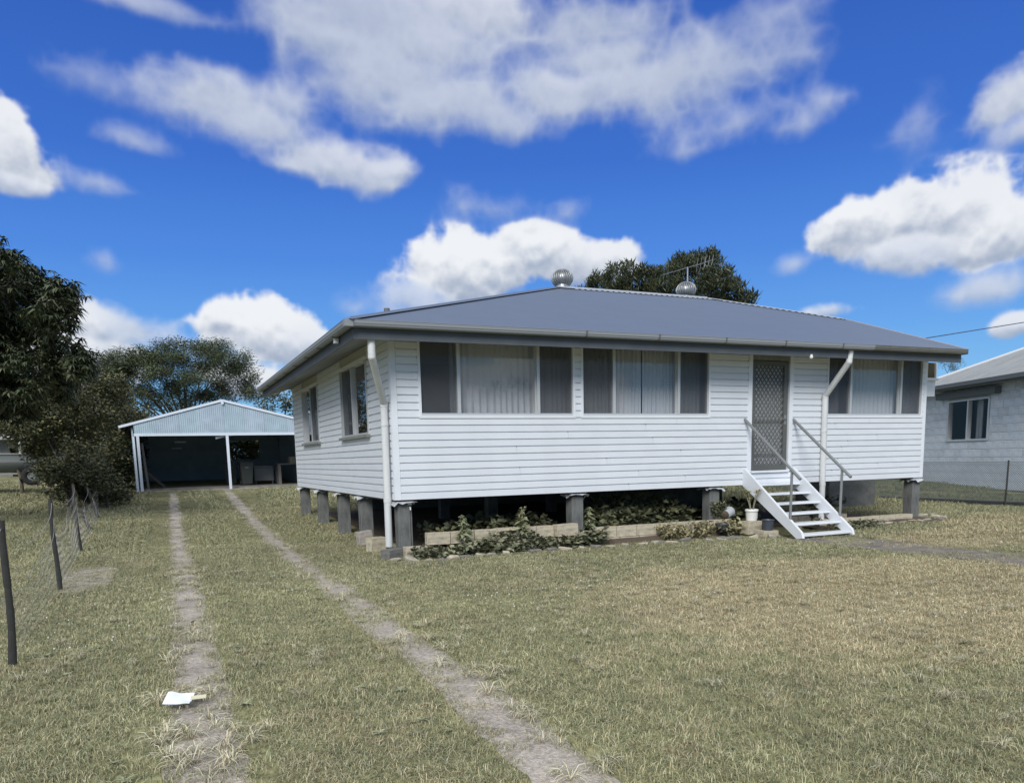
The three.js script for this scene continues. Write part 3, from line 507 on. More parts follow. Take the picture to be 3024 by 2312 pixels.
// ------------------------------------------------------------ front steps
{
  const s = thing('front_steps', 'white timber steps with grey handrails up to the screen door', 'steps', [6.7, 0, 0]);
  const str = (x) => { const v = []; for (const dx of [0, .05]) for (const [y, z] of [[1.2, .026], [1.2, .09], [.12, 1.56], [.02, 1.6], [.0, 1.46], [.9, .026]]) v.push([x + dx, y, z]); return part('stringer', polyGeo(v, [[0, 1, 2, 3, 4, 5], [11, 10, 9, 8, 7, 6], [0, 6, 7, 1], [1, 7, 8, 2], [2, 8, 9, 3], [3, 9, 10, 4], [4, 10, 11, 5], [5, 11, 6, 0]]), M.trim, s); };
  str(.0); str(1.17);
  for (let k = 0; k < 6; k++) { const y = .9 - .168 * k, z = .3 + .252 * k; part('tread', rbox(1.118, .038, .25, .006), M.trim, s, [.611, y, z - .125]); }
  for (const x of [.03, 1.2]) {
    part('handrail', rod([x, 2.12, .03], [x, 1.03, 1.48], .026, .026, 14), M.steelPaint, s);
    part('handrail_post', rod([x, .2, 1.26], [x, 1.17, 1.275], .024, .024, 12), M.steelPaint, s);
  }
}

// ------------------------------------------------------------ leaves and plants
const ni = (g) => g.index ? g.toNonIndexed() : g;
function blade(pts, w, col) { // a strip of faces along pts, w wide, ending in a point
  const P = pts.map((p) => V3(...p)), d = P[P.length - 1].clone().sub(P[0]), s = new THREE.Vector3().crossVectors(d, V3(rr(-.3, .3), 1, rr(-.3, .3))).normalize(), pos = [];
  const wid = (i) => w * [.8, 1, .75, .4][Math.min(3, Math.round(i / (P.length - 1) * 3))] / 2;
  for (let i = 0; i < P.length - 1; i++) {
    const a = P[i].clone().addScaledVector(s, wid(i)), b = P[i].clone().addScaledVector(s, -wid(i));
    if (i === P.length - 2) pos.push(a, b, P[i + 1]); else { const c = P[i + 1].clone().addScaledVector(s, wid(i + 1)), e = P[i + 1].clone().addScaledVector(s, -wid(i + 1)); pos.push(a, b, c, b, e, c); }
  }
  return { pos: pos.flatMap((p) => [p.x, p.y, p.z]), col: Array(pos.length).fill(col).flat() };
}
function fromBlades(list) { const g = new THREE.BufferGeometry(); g.setAttribute('position', new THREE.Float32BufferAttribute(list.flatMap((b) => b.pos), 3)); g.setAttribute('color', new THREE.Float32BufferAttribute(list.flatMap((b) => b.col), 3)); g.computeVertexNormals(); return g; }
const shadeOf = (c, s = .25) => { const k = 1 + rr(-s, s), h = rr(-.06, .06); return [c[0] * k * (1 + h), c[1] * k, c[2] * k * (1 - h)]; };
// one leaf: a folded diamond of four faces along +x, size 1
function leaf(q, len, wid, col, droop = .15) {
  const f = V3(1, 0, 0), P = [V3(0, 0, 0), V3(len * .45, len * .03, wid / 2), V3(len * .5, -len * .03, 0), V3(len * .45, len * .03, -wid / 2), V3(len, -len * droop, 0)].map((p) => p.applyQuaternion(q));
  const t = [0, 1, 2, 0, 2, 3, 1, 4, 2, 2, 4, 3].map((i) => P[i]);
  return { pos: t.flatMap((p) => [p.x, p.y, p.z]), col: Array(12).fill(col).flat() };
}
const randQ = (up = .4) => new THREE.Quaternion().setFromEuler(new THREE.Euler(rr(-.7, .7), rr(0, Math.PI * 2), rr(-.7, .7) + up, 'YXZ'));
// a spray of leaves round a twig, about 1 m across
function spray(n, len, wid, cols, up = .2, spread = .38, droop = .2) {
  const L = [];
  for (let i = 0; i < n; i++) { const l = leaf(randQ(up), len * rr(.7, 1.25), wid * rr(.7, 1.2), shadeOf(pick(cols)), droop), o = V3(rr(-1, 1), rr(-1, 1), rr(-1, 1)).normalize().multiplyScalar(spread * Math.cbrt(rnd())); for (let k = 0; k < l.pos.length; k += 3) { l.pos[k] += o.x; l.pos[k + 1] += o.y; l.pos[k + 2] += o.z; } L.push(l); }
  return fromBlades(L);
}
const leafMat = (rough = .6, through = .3) => new THREE.MeshPhysicalMaterial({ vertexColors: true, color: lin(1, 1, 1), roughness: rough, transmission: through, thickness: 0, side: THREE.DoubleSide });
const LM = new THREE.MeshStandardMaterial({ vertexColors: true, color: lin(.98, .98, .98), roughness: .75, side: THREE.DoubleSide }), GLOSSY = new THREE.MeshStandardMaterial({ vertexColors: true, color: lin(1, 1, 1), roughness: .5, side: THREE.DoubleSide });
const DUMMY = new THREE.Object3D();
function copies(name, geo, mat, spots, parent, tint) { // spots: [x, y, z, scale, turn, lean, colour factor]
  const m = new THREE.InstancedMesh(geo, mat, spots.length); m.name = parent && parent !== scene ? name : numbered(name); m.castShadow = m.receiveShadow = true; m.userData.kind = 'stuff';
  spots.forEach(([x, y, z, s, turn, lean = 0, c = 1], i) => { DUMMY.position.set(x, y, z); DUMMY.rotation.set(lean * Math.cos(turn * 3), turn, lean * Math.sin(turn * 5), 'YXZ'); Array.isArray(s) ? DUMMY.scale.set(...s) : DUMMY.scale.setScalar(s); DUMMY.updateMatrix(); m.setMatrixAt(i, DUMMY.matrix); m.setColorAt(i, Array.isArray(c) ? lin(...c) : lin(c, c, c)); });
  (parent ?? scene).add(m); return m;
}
// crown points: on and in lumpy lobes [centre Vector3, radii [a, b, c]]
function crownSpots(lobes, per, s0, s1, lean = .5, tint = () => rr(.75, 1.2)) {
  const out = [];
  for (const [c, r, k = 1] of lobes) { const area = (r[0] * r[1] + r[1] * r[2] + r[0] * r[2]) / 3, n = Math.max(4, Math.round(per * area * k)); for (let i = 0; i < n; i++) { const d = V3(rr(-1, 1), rr(-.8, 1), rr(-1, 1)).normalize(), q = (.55 + .5 * Math.pow(rnd(), .6)) * (.82 + .36 * n3(d.x * 2.3 + c.x, d.y * 2.3 + c.y, d.z * 2.3)); out.push([c.x + d.x * r[0] * q, c.y + d.y * r[1] * q, c.z + d.z * r[2] * q, rr(s0, s1), rr(0, 6.28), rr(-lean, lean), tint()]); } }
  return out;
}
function limbs(base, tips, r0, mat, parent, bendUp = .35) { // a trunk that forks to each tip
  const B = V3(...base), gs = [];
  const mean = tips.reduce((a, t) => a.add(t), V3(0, 0, 0)).divideScalar(tips.length), fork = B.clone().lerp(mean, .38); fork.x = mix(B.x, fork.x, .6); fork.z = mix(B.z, fork.z, .6);
  const taper = (A, C, ra, rb, n) => { const mid = A.clone().lerp(C, .5).add(V3(rr(-.1, .1) * n, bendUp * n * .25, rr(-.1, .1) * n)), pts = [A, A.clone().lerp(mid, .55), mid, mid.clone().lerp(C, .5), C]; for (let i = 0; i < 4; i++) gs.push(ni(rod(pts[i].toArray(), pts[i + 1].toArray(), mix(ra, rb, i / 4), mix(ra, rb, (i + 1) / 4), 7))); };
  taper(B, fork, r0, r0 * .75, 1);
  for (const t of tips) taper(fork, t, r0 * .5, r0 * .1, fork.distanceTo(t) * .5);
  return part('trunk', mergeGeometries(gs), mat, parent);
}

// ------------------------------------------------------------ garden along the front of the house
{
  const w = thing('garden_wall', 'broken row of pale concrete blocks along the bed below the long front wall', 'block wall', [0, 0, 0]);
  const blk = (x0, x1, y0, y1, z0 = .03, z1 = .18, turn = 0) => part('block', rbox(x1 - x0, y1 - y0, z1 - z0, .01), M.block, w, [(x0 + x1) / 2, (y0 + y1) / 2, (z0 + z1) / 2], [rr(-.015, .015), turn + rr(-.02, .02), rr(-.02, .02)]);
  const blockVariants = [.58, .63, .55];
  for (const [a, b] of [[.42, .8], [.81, 1.2], [1.215, 1.6], [1.98, 2.31], [2.32, 2.63]]) blk(a, b, .185, .375);
  blk(2.64, 3.05, .19, .39, .1, .27, .08); blk(3.08, 3.3, .13, .25, .12, .26, .3);
  for (const [a, b] of [[3.45, 3.85], [3.86, 4.26], [4.27, 4.68], [4.69, 5.1], [5.11, 5.5], [5.52, 5.92], [5.93, 6.32]]) { blk(a, b, .105, .29); }
  for (const [a, b] of [[.05, .45], [.47, .85], [.87, 1.27], [1.29, 1.68], [1.7, 2.1], [2.12, 2.5], [2.52, 2.9], [2.92, 3.3], [3.42, 3.9], [3.91, 4.3], [4.31, 4.8], [4.81, 5.2], [5.21, 5.7], [5.71, 6.3]]) blk(a, b, .0, a < .4 ? .18 : .1, a < .4 ? .05 : .06, a < .4 ? .24 : .21);
  blk(6.34, 6.68, .03, .265, .38, .62, .1); blk(6.42, 6.74, 0, .115, .72, .98, -.05);
  // hollow block lying on its side: two end webs and two shells
  part('hollow_block', mergeGeometries([bb(-.19, .19, .15, .19, -.09, .09), bb(-.19, .19, 0, .035, -.09, .09), bb(-.19, -.15, .035, .15, -.09, .09), bb(.15, .19, .035, .15, -.09, .09), bb(-.02, .02, .035, .15, -.09, -.04)]), M.block, w, [1.79, .19, .12]);
  const e = thing('garden_wall', 'low row of pale concrete blocks between the steps and the corner stump', 'block wall', [0, 0, 0]);
  for (const [a, b] of [[8.0, 8.38], [8.39, 8.78], [8.79, 9.2], [9.21, 9.6], [9.62, 10.15], [10.16, 10.6], [10.61, 11.1]]) part('block', rbox(b - a, .155, .16, .01), M.block, e, [(a + b) / 2, .075, .1], [0, rr(-.03, .03), rr(-.02, .02)]);
  for (const [x, z, t] of [[9.0, -1.2, 0], [9.45, -1.25, .1], [9.9, -1.2, 0], [10.3, -1.1, -.3]]) part('block', rbox(.4, .13, .15, .01), M.block, e, [x, .06, z], [0, t, 0]);
  const stones = (name, label, path, step) => { // broken, half-sunk row
    const g = thing(name, label, 'stone edging');
    let n = 0;
    for (let i = 1; i < path.length; i++) { const [ax, az] = path[i - 1], [bx_, bz] = path[i], L = Math.hypot(bx_ - ax, bz - az); for (let s = 0; s < L; s += step * rr(.7, 1.5)) { if (rnd() < .1) continue; const x = mix(ax, bx_, s / L) + rr(-.03, .03), z = mix(az, bz, s / L) + rr(-.04, .04), w = step * rr(.6, 1.5), h = rr(.04, .1); const geo = new THREE.IcosahedronGeometry(.5, 2), p = geo.attributes.position; for (let k = 0; k < p.count; k++) { const v = V3(p.getX(k), p.getY(k), p.getZ(k)); const q = .75 + .5 * n3(v.x * 3 + n * 7, v.y * 3, v.z * 3); v.multiplyScalar(q); v.set(clamp(v.x, -.4, .4), clamp(v.y, -.36, .36), clamp(v.z, -.38, .38)); p.setXYZ(k, v.x, v.y, v.z); } geo.computeVertexNormals(); const m = part('stone', geo, pick([M.stone, M.block, M.concrete]), g, [x, lay(x, z) + h * .3, z], [rr(-.2, .2), rr(0, 3) , rr(-.2, .2)]); m.scale.set(w, h * 1.3, rr(.1, .16)); m.rotation.y = -Math.atan2(bz - az, bx_ - ax) + rr(-.2, .2); n++; } }
  };
  stones('garden_edging', 'rough pale stones edging the weedy bed from the corner stump to the steps', [[-.15, .35], [.1, .62], [.45, .78], [1.1, .66], [2.1, .55], [3.2, .62], [4.4, .7], [5.6, .8], [6.6, 1.15]], .21);
  stones('garden_edging', 'rough stones edging the bed right of the steps and round the corner stump', [[8.15, 1.15], [8.8, .75], [9.7, .58], [10.7, .5], [11.5, .5], [12.1, .15], [11.9, -.25], [12.6, -.5]], .23);
  // loose blocks by the corner downpipe
  solo('concrete_block', rbox(.32, .17, .2, .012), M.slab, 'grey block on the ground under the mouth of the corner downpipe', 'block', [-.12, .07, .05], [0, .5, .02]);
  solo('concrete_block', rbox(.3, .24, .2, .012), M.block, 'buff block standing behind the corner downpipe beside the second stump', 'block', [-.1, .13, -1.0], [0, .25, 0]);
  solo('concrete_block', rbox(.26, .24, .2, .012), mat(.62, .58, .54, .95, { map: mottleStrong }), 'pinkish white block leaning beside the side stump', 'block', [-.05, .15, -2.05], [0, .1, .12]);
  solo('concrete_landing', rbox(1.65, 1.1, 1.2, .02), M.slab, 'grey concrete landing beyond the far end of the house', 'landing', [13.35, .5, -4.1]);
}
// pots
{
  const pot = (pts, n = 28) => new THREE.LatheGeometry(pts.map(([r, y]) => new THREE.Vector2(r, y)), n);
  const b = thing('plant_bucket', 'white plastic bucket with a label, planted with a straggly succulent', 'bucket', [6.53, .266, .5]); b.scale.setScalar(.86);
  part('bucket', pot([[0, 0], [.105, 0], [.112, .01], [.126, .2], [.138, .2], [.14, .215], [.134, .25], [.124, .25], [.118, .19], [.1, .02], [0, .02]]), M.plasticWhite, b); part('soil', new THREE.CylinderGeometry(.12, .12, .02, 20), M.soil, b, [0, .225, 0]);
  const lb = new THREE.CylinderGeometry(.1245, .1185, .11, 8, 1, true, .35, .75); part('label_sticker', lb, mat(.85, .87, .88, .5), b, [0, .105, 0]); part('label_print', new THREE.CylinderGeometry(.1252, .1228, .035, 6, 1, true, .55, .3), mat(.3, .32, .36, .6), b, [0, .13, 0]);
  const succ = (parent, n, R, cols) => { const L = [], st = []; for (let i = 0; i < n; i++) { const a = rr(0, 6.28), t = V3(Math.cos(a) * R * rr(.3, 1), rr(.1, .42), Math.sin(a) * R * rr(.3, 1)); st.push(ni(rod([t.x * .15, .2, t.z * .15], [t.x * .6, .2 + t.y * .6, t.z * .6], .011, .009, 6)), ni(rod([t.x * .6, .2 + t.y * .6, t.z * .6], [t.x, .2 + t.y, t.z], .009, .007, 6))); for (let k = 0; k < 11; k++) { const l = leaf(new THREE.Quaternion().setFromEuler(new THREE.Euler(0, k * 2.4, rr(.1, .8), 'YXZ')), rr(.08, .12), .035, shadeOf(pick(cols)), .05); for (let j = 0; j < l.pos.length; j += 3) { l.pos[j] += t.x; l.pos[j + 1] += .2 + t.y; l.pos[j + 2] += t.z; } L.push(l); } } part('stem', mergeGeometries(st), mat(.26, .25, .17, .9), parent); part('leaves', fromBlades(L), GLOSSY, parent).userData.kind = 'stuff'; };
  succ(b, 7, .2, [[.3, .27, .12], [.2, .22, .1], [.38, .32, .15]]);
  const p = thing('plant_pot', 'empty black plastic pot on a flat stone beside the steps', 'pot', [6.6, .116, .86]); part('pot', pot([[0, 0], [.085, 0], [.09, .005], [.102, .17], [.11, .17], [.11, .195], [.1, .195], [.094, .16], [.08, .02], [0, .02]]), M.plasticDark, p);
  const q = thing('plant_pot', 'squat dark pot tucked behind the weeds left of the white bucket', 'pot', [5.95, .1, .42]); part('pot', pot([[0, 0], [.1, 0], [.135, .12], [.145, .125], [.145, .15], [.128, .15], [.095, .02], [0, .02]]), M.plasticDark, q);
  const r = thing('plant_pot', 'grey plastic pot lying on its side by the third stump', 'pot', [6.25, .37, .12]); part('pot', pot([[0, 0], [.075, 0], [.1, .17], [.108, .17], [.108, .19], [.095, .19], [.07, .02], [0, .02]]).rotateZ(-1.35).rotateY(.5), mat(.42, .45, .48, .5), r); part('root_ball', new THREE.IcosahedronGeometry(.075, 2).translate(-.02, 0, 0), M.soil, r);
}
// weeds in the bed and creeper under the floor
{
  const G1 = [[.14, .15, .085], [.18, .185, .11], [.1, .115, .065], [.22, .215, .135]], G2 = [[.1, .105, .05], [.13, .13, .06], [.07, .08, .045]];
  const weed = spray(26, .12, .075, G1, .3, .13), broad = spray(20, .17, .12, G2, .25, .2, .3);
  const clump = (name, label, pts, geo, mat_, s0, s1, grp) => { const t = thing(name, label, 'plant', [0, 0, 0], 0, grp); copies('leaves', geo, mat_, pts.map(([x, y, z]) => [x, y, z, rr(s0, s1), rr(0, 6.3), rr(-.5, .5), rr(.8, 1.2)]), t); return t; };
  const area = (n, x0, x1, y0, y1, z0, z1) => [...Array(n).keys()].map(() => { const x = rr(x0, x1); return [x, rr(y0, y1), rr(z0, z1)]; });
  clump('weeds', 'sprawling green weeds spilling over the blocks near the corner stump', [...area(46, .75, 2.9, .02, .15, .24, .55), ...area(14, 1.1, 2.3, .1, .28, .2, .4)], weed, LM, .6, 1.0);
  clump('weeds', 'weeds growing round the second stump and the loose block', area(16, 2.95, 3.5, .04, .2, .2, .5), weed, LM, .6, 1.1);
  clump('weeds', 'brownish weeds in front of the long row of blocks', area(46, 4.6, 6.3, .06, .22, .22, .6), spray(24, .1, .05, [[.24, .21, .11], [.18, .18, .09], [.3, .27, .15]], .4, .13), LM, .6, 1.1);
  clump('weeds', 'low weeds at the foot of the corner stump', area(16, .1, .75, .02, .14, .2, .6), weed, LM, .5, .8);
  clump('weeds', 'weeds beside the foot of the steps on the side of the corner stump', area(26, 8.05, 9.3, .02, .12, .35, .95), weed, LM, .5, .8);
  const up = (name, label, x, z, h, y0) => { const t = thing(name, label, 'plant', [x, y0, z]), sp = []; part('stem', mergeGeometries([ni(rod([0, 0, 0], [.02, h * .5, .01], .012, .009, 6)), ni(rod([.02, h * .5, .01], [-.02, h, .03], .009, .005, 6))]), mat(.24, .23, .14, .9), t); for (let k = 0; k < 11; k++) { const s = k / 10; sp.push([rr(-.03, .03), h * (.25 + .75 * s), rr(-.03, .03), mix(1.0, .4, s), rr(0, 6), rr(-.3, .3), rr(.9, 1.35)]); } copies('leaves', spray(9, .16, .07, [[.17, .19, .1], [.22, .23, .135]], .1, .05, .35), LM, sp, t); };
  up('tall_weed', 'tall leafy weed rising before the dark gap in the middle of the bed', 1.98, .32, .5, .2); up('tall_weed', 'thin bare-topped weed rising by the first blocks', .98, .3, .42, .2);
  up('tall_weed', 'small weed climbing beside the second stump', 3.42, .0, .42, .2);
  clump('creeper', 'dense heart-leaved creeper in the dark under the floor between the middle stumps', [...area(80, 3.6, 5.75, .1, .42, -.75, -.15), ...area(60, 3.9, 5.6, .3, .62, -1.1, -.4)], broad, LM, .7, 1.1);
  clump('creeper', 'dark creeper under the floor behind the weedy blocks near the corner', [...area(70, .7, 2.95, .08, .4, -1.2, -.15)], broad, LM, .5, .95);
  clump('creeper', 'dark creeper under the floor between the third stump and the steps', area(60, 6.3, 7.6, .08, .45, -1.2, -.25), broad, LM, .6, .9);
  clump('creeper', 'small dark bush in front of the concrete landing', area(26, 9.6, 10.4, .1, .55, -1.4, -.9), spray(14, .12, .07, G2, .3, .16), LM, .6, 1);
  clump('creeper', 'leaves trailing up the third stump', area(14, 6.0, 6.3, .25, .55, -.02, .08), weed, LM, .4, .7);
}

// ------------------------------------------------------------ fence on the left: leaning timber posts with slack wire
{
  const f = thing('post_and_wire_fence', 'old timber posts leaning along the drive with slack wire and netting', 'fence');
  const posts = [[-4.485, 4.875, .045, .0, 1.18, .031], [-4.586, .69, .01, .0, 1.2, .032], [-4.722, -3.98, -.01, .0, 1.25, .032], [-4.78, -7.67, -.36, .0, .48, .045], [-4.8, -10.6, -.27, .0, .88, .042], [-4.8, -14, -.03, 0, .6, .045], [-4.85, -17, .05, 0, 1.0, .05]], tops = [];
  posts.forEach(([x, z, lx, lz, h, r], i) => {
    const y = lay(x, z) - .05, n = 7, g = [], P = (t) => [x + lx * h * t + .012 * Math.sin(t * 5 + i), y + h * t, z + lz * h * t];
    for (let k = 0; k < n; k++) g.push(ni(rod(P(k / n), P((k + 1) / n), r * (1 - .03 * k) * rr(.92, 1.06), r * (1 - .03 * (k + 1)) * rr(.92, 1.06), 7)));
    part('post', mergeGeometries(g), M.post, f); tops.push((t) => V3(...P(t)));
  });
  const sag = (a, b, s, r, wob = 0) => { const pts = []; for (let k = 0; k <= 10; k++) { const t = k / 10, p = a.clone().lerp(b, t); p.y -= s * 4 * t * (1 - t); p.x += wob * Math.sin(t * 9); pts.push(p); } return new THREE.TubeGeometry(new THREE.CatmullRomCurve3(pts), 20, r, 5); };
  for (let i = 0; i < posts.length - 1; i++) { const s = [.3, .2, .12, .1, .08, .06][i]; part('wire', sag(tops[i](.97), tops[i + 1](.96), s, .003, .03), M.wire, f); if (i < 3) part('wire', sag(tops[i](.72), tops[i + 1](.8), s * 1.2, .0025, .05), M.wire, f); }
  part('wire', sag(V3(-4.3, .9, 9), tops[0](.95), .1, .003), M.wire, f);
  // netting slumped between the posts: crossing wires on a draped sheet
  const net = (i, h0, h1, cell, sl) => { const A = posts[i], B = posts[i + 1], L = Math.hypot(A[0] - B[0], A[1] - B[1]), nu = Math.round(L / cell), nv = 14, gs = []; const P = (u, v) => { const z = mix(A[1], B[1], u), x0 = mix(A[0], B[0], u), droop = sl * Math.sin(u * Math.PI) + .06 * (n3(u * 5, i, 2) - .5), y = lay(x0, z) + .02 + (mix(h0, h1, u) - droop) * v; return V3(x0 + .03 * Math.sin(u * 11 + v * 3) * v - .08 * v * (n3(u * 4, v * 2, i) - .3), y, z + .02 * Math.sin(v * 7)); };
    for (let a = 0; a <= nu; a++) { const pts = []; for (let b = 0; b <= nv; b++) pts.push(P(clamp((a + (b % 2 ? .45 : -.05)) / nu), b / nv)); gs.push(ni(new THREE.TubeGeometry(new THREE.CatmullRomCurve3(pts), nv * 2, .0009, 3))); }
    for (let b = 0; b <= nv; b += 3) { const pts = []; for (let a = 0; a <= 24; a++) pts.push(P(a / 24, b / nv)); gs.push(ni(new THREE.TubeGeometry(new THREE.CatmullRomCurve3(pts), 48, .001, 3))); }
    part('netting', mergeGeometries(gs), M.wire, f).userData.kind = 'stuff'; };
  net(0, .5, .75, .09, .12); net(1, .75, 1.05, .06, .2); net(2, 1.05, .6, .06, .18); net(3, .5, .8, .08, .1);
}
// ------------------------------------------------------------ chain-link fence on the right, and the neighbour beyond
{
  const f = thing('chain_link_fence', 'chain-link fence on thin dark posts before the grey block house', 'fence'), X = 16.3, z0 = -13, z1 = 6, H = 1.12, gs = [], c = .06;
  for (let z = -1.35 - 12; z < 7; z += 3) part('post', rod([X, -.05, z], [X - .02, H + .04, z + .03], .022, .02, 8), M.post, f);
  part('top_wire', rod([X, H, z0], [X, H, z1], .006, .006, 5), M.wireGrey, f); part('bottom_wire', rod([X, .14, z0], [X, .14, z1], .004, .004, 5), M.wireGrey, f);
  const wireAt = (a, b) => { const d = V3(...b).sub(V3(...a)), g = new THREE.CylinderGeometry(.005, .005, d.length(), 3, 1, true); g.applyQuaternion(new THREE.Quaternion().setFromUnitVectors(V3(0, 1, 0), d.clone().normalize())); g.translate(...V3(...a).addScaledVector(d, .5).toArray()); return g; };
  for (let z = z0; z < z1; z += c) { gs.push(wireAt([X + .003, .1, z], [X + .003, H + .02, Math.min(z1, z + 1.02)])); gs.push(wireAt([X - .003, .1, z + 1.02], [X - .003, H + .02, z])); }
  part('mesh', mergeGeometries(gs), mat(.2, .22, .24, .5), f).userData.kind = 'stuff';
  partBox('dark_base_strip', X + .02, X + .06, -.02, .13, z0, z1, mat(.07, .075, .075, .9, { map: streak }), f);  // dark strip along the foot of the fence

  const nb = thing('neighbouring_house', 'grey block house with a weathered iron roof behind the chain-link fence', 'house', [20.64, .26, -7.26], Math.atan2(.384, .923) * -1 - Math.PI / 2 + Math.PI);
  // local axes: +x along the wall towards the street, +z out of the wall towards the lawn
  const ux = V3(-.384, 0, .923), nn = V3(-.923, 0, -.384); nb.rotation.set(0, 0, 0); nb.quaternion.setFromRotationMatrix(new THREE.Matrix4().makeBasis(ux, V3(0, 1, 0), nn)); 
  const bm = [mat(.76, .835, .92, .9, { map: mottle, bumpMap: grain, bumpScale: .006 }), mat(.78, .85, .93, .9, { map: mottle }), mat(.74, .82, .91, .9, { map: mottle })], bh = .236, bl = .47;
  const win = [1.35, 3.5, 1.44, 2.72];
  const blockGeo = rbox(bl - .012, bh - .012, .1, .012, 1), fits = (x0, x1, y0, y1) => x1 <= win[0] + .001 || x0 >= win[1] - .001 || y1 <= win[2] + .05 || y0 >= win[3] - .05;
  for (let r = 0; r < 13; r++) for (let k = -2; k < 15; k++) { let x0 = k * bl + (r % 2 ? bl / 2 : 0) - .6, x1 = x0 + bl; const y0 = r * bh, y1 = y0 + bh; if (!fits(x0, x1, y0, y1)) { if (x0 < win[0] && x1 > win[0]) x1 = win[0]; else if (x1 > win[1] && x0 < win[1]) x0 = win[1]; else continue; } const w = x1 - x0 - .012; if (w > .04) part('block', Math.abs(w - bl + .012) < .01 ? blockGeo : rbox(w, bh - .012, .1, .012, 1), pick(bm), nb, [(x0 + x1) / 2, (y0 + y1) / 2, -.05]); }
  const cw = mat(.56, .6, .64, .95); // mortar and inner skin
  partBox('inner_wall', -5, win[0], 0, 3.05, -.16, -.012, cw, nb); partBox('inner_wall', win[1], 7.2, 0, 3.05, -.16, -.012, cw, nb); partBox('inner_wall', win[0], win[1], 0, win[2], -.16, -.012, cw, nb); partBox('inner_wall', win[0], win[1], win[3], 3.05, -.16, -.012, cw, nb);
  partBox('inner_wall', -5, -4.85, 0, 3.05, -9, -.17, cw, nb); partBox('inner_wall', 7.05, 7.2, 0, 3.05, -9, -.17, cw, nb); partBox('inner_wall', -5, 7.2, 0, 3.05, -9.2, -9.01, cw, nb); partBox('ceiling', -4.84, 7.04, 2.98, 3.04, -9, -.17, cw, nb);
  const w = group('window', nb), al = mat(.58, .61, .63, .4, { metalness: .2 });
  partBox('frame', win[0], win[1], win[2], win[2] + .06, -.1, .03, al, w); partBox('frame', win[0], win[1], win[3] - .05, win[3], -.1, .03, al, w); partBox('frame', win[0], win[0] + .06, win[2] + .061, win[3] - .051, -.1, .029, al, w); partBox('frame', win[1] - .06, win[1], win[2] + .061, win[3] - .051, -.1, .029, al, w); partBox('mullion', 2.4, 2.47, win[2] + .061, win[3] - .051, -.1, .028, al, w);
  part('pane', new THREE.PlaneGeometry(.98, 1.16), M.glassDull, w, [1.905, 2.08, -.05]); part('pane', new THREE.PlaneGeometry(.96, 1.16), M.glassDull, w, [2.955, 2.08, -.05]);
  partBox('hood', .92, 3.98, 2.78, 2.99, .002, .2, mat(.13, .15, .17, .7), nb);
  // roof: front plane with a hip at its inner end, gutter along the eave
  const RW = 12.5, v = [[-.75, 3.2, .5], [7.8, 3.2, .5], [7.8, 5.3, -4.6], [4.2, 5.3, -4.6], [-.75, 3.2, -9.7]], rm = mat(.45, .47, .48, .6, { map: streak, metalness: .2 });
  const sheetGeo = (() => { // corrugated along the slope
    const pos = [], idx = [], N = 150, A = V3(...v[0]), s = (u) => mix(-.75, 7.8, u); for (let i = 0; i <= N; i++) { const x = s(i / N), zt = x < 4.2 ? mix(.5, -4.6, (x + .75) / 4.95) : -4.6, rip = .012 * Math.sin(x * 2 * Math.PI / .152); for (const t of [0, .5, 1]) { const z = mix(.5, zt, t); pos.push(x, 3.2 + (.5 - z) / 5.1 * 2.1 + rip, z); } } for (let i = 0; i < N; i++) for (let k = 0; k < 2; k++) { const a = i * 3 + k, b = a + 3; idx.push(a, b, a + 1, b, b + 1, a + 1); } const g = new THREE.BufferGeometry(); g.setAttribute('position', new THREE.Float32BufferAttribute(pos, 3)); const uvs = []; for (let i = 0; i < pos.length; i += 3) uvs.push(pos[i], pos[i + 2]); g.setAttribute('uv', new THREE.Float32BufferAttribute(uvs, 2)); g.setIndex(idx); g.computeVertexNormals(); return g; })();
  const roof = group('roof', nb); part('roof_sheet', sheetGeo, rm, roof); part('roof_sheet', polyGeo(v, [[0, 3, 4]]), rm, roof); part('roof_sheet', polyGeo([[4.2, 5.3, -4.6], [7.8, 5.3, -4.6], [7.8, 3.2, -9.7], [-.75, 3.2, -9.7]], [[0, 1, 2, 3]]), rm, roof); part('hip_cap', rod([-.75, 3.22, .5], [4.2, 5.32, -4.6], .05, .05, 8), mat(.6, .62, .63, .5), roof);
  partBox('gutter', -.8, 7.8, 3.08, 3.2, .5, .62, mat(.11, .125, .135, .6), nb); partBox('fascia', -.8, 7.8, 3.02, 3.19, .46, .499, mat(.16, .175, .19, .7), nb); partBox('soffit', -.8, 7.8, 3.05, 3.07, -.01, .459, mat(.3, .31, .32, .9), nb);
  const cu = (a, b, lab) => { const c = curtain([a, 0, 0], [b, 0, 0], 1.72, 2.98, lab, M.curtainDark, 4, .03); c.position.copy(V3(20.64, 0, -7.26).addScaledVector(nn, -.25)); c.quaternion.copy(nb.quaternion); };
  cu(2.5, 2.8, 'grey curtain tied back in the window of the block house');
  // supply cable from the roof edge up to the right
  solo('supply_cable', rod([12.9, 4.0, -3.2], [30, 6.55, -2], .013, .013, 6), mat(.05, .06, .1, .6), 'black cable running from behind the house roof up to the right', 'cable');
}

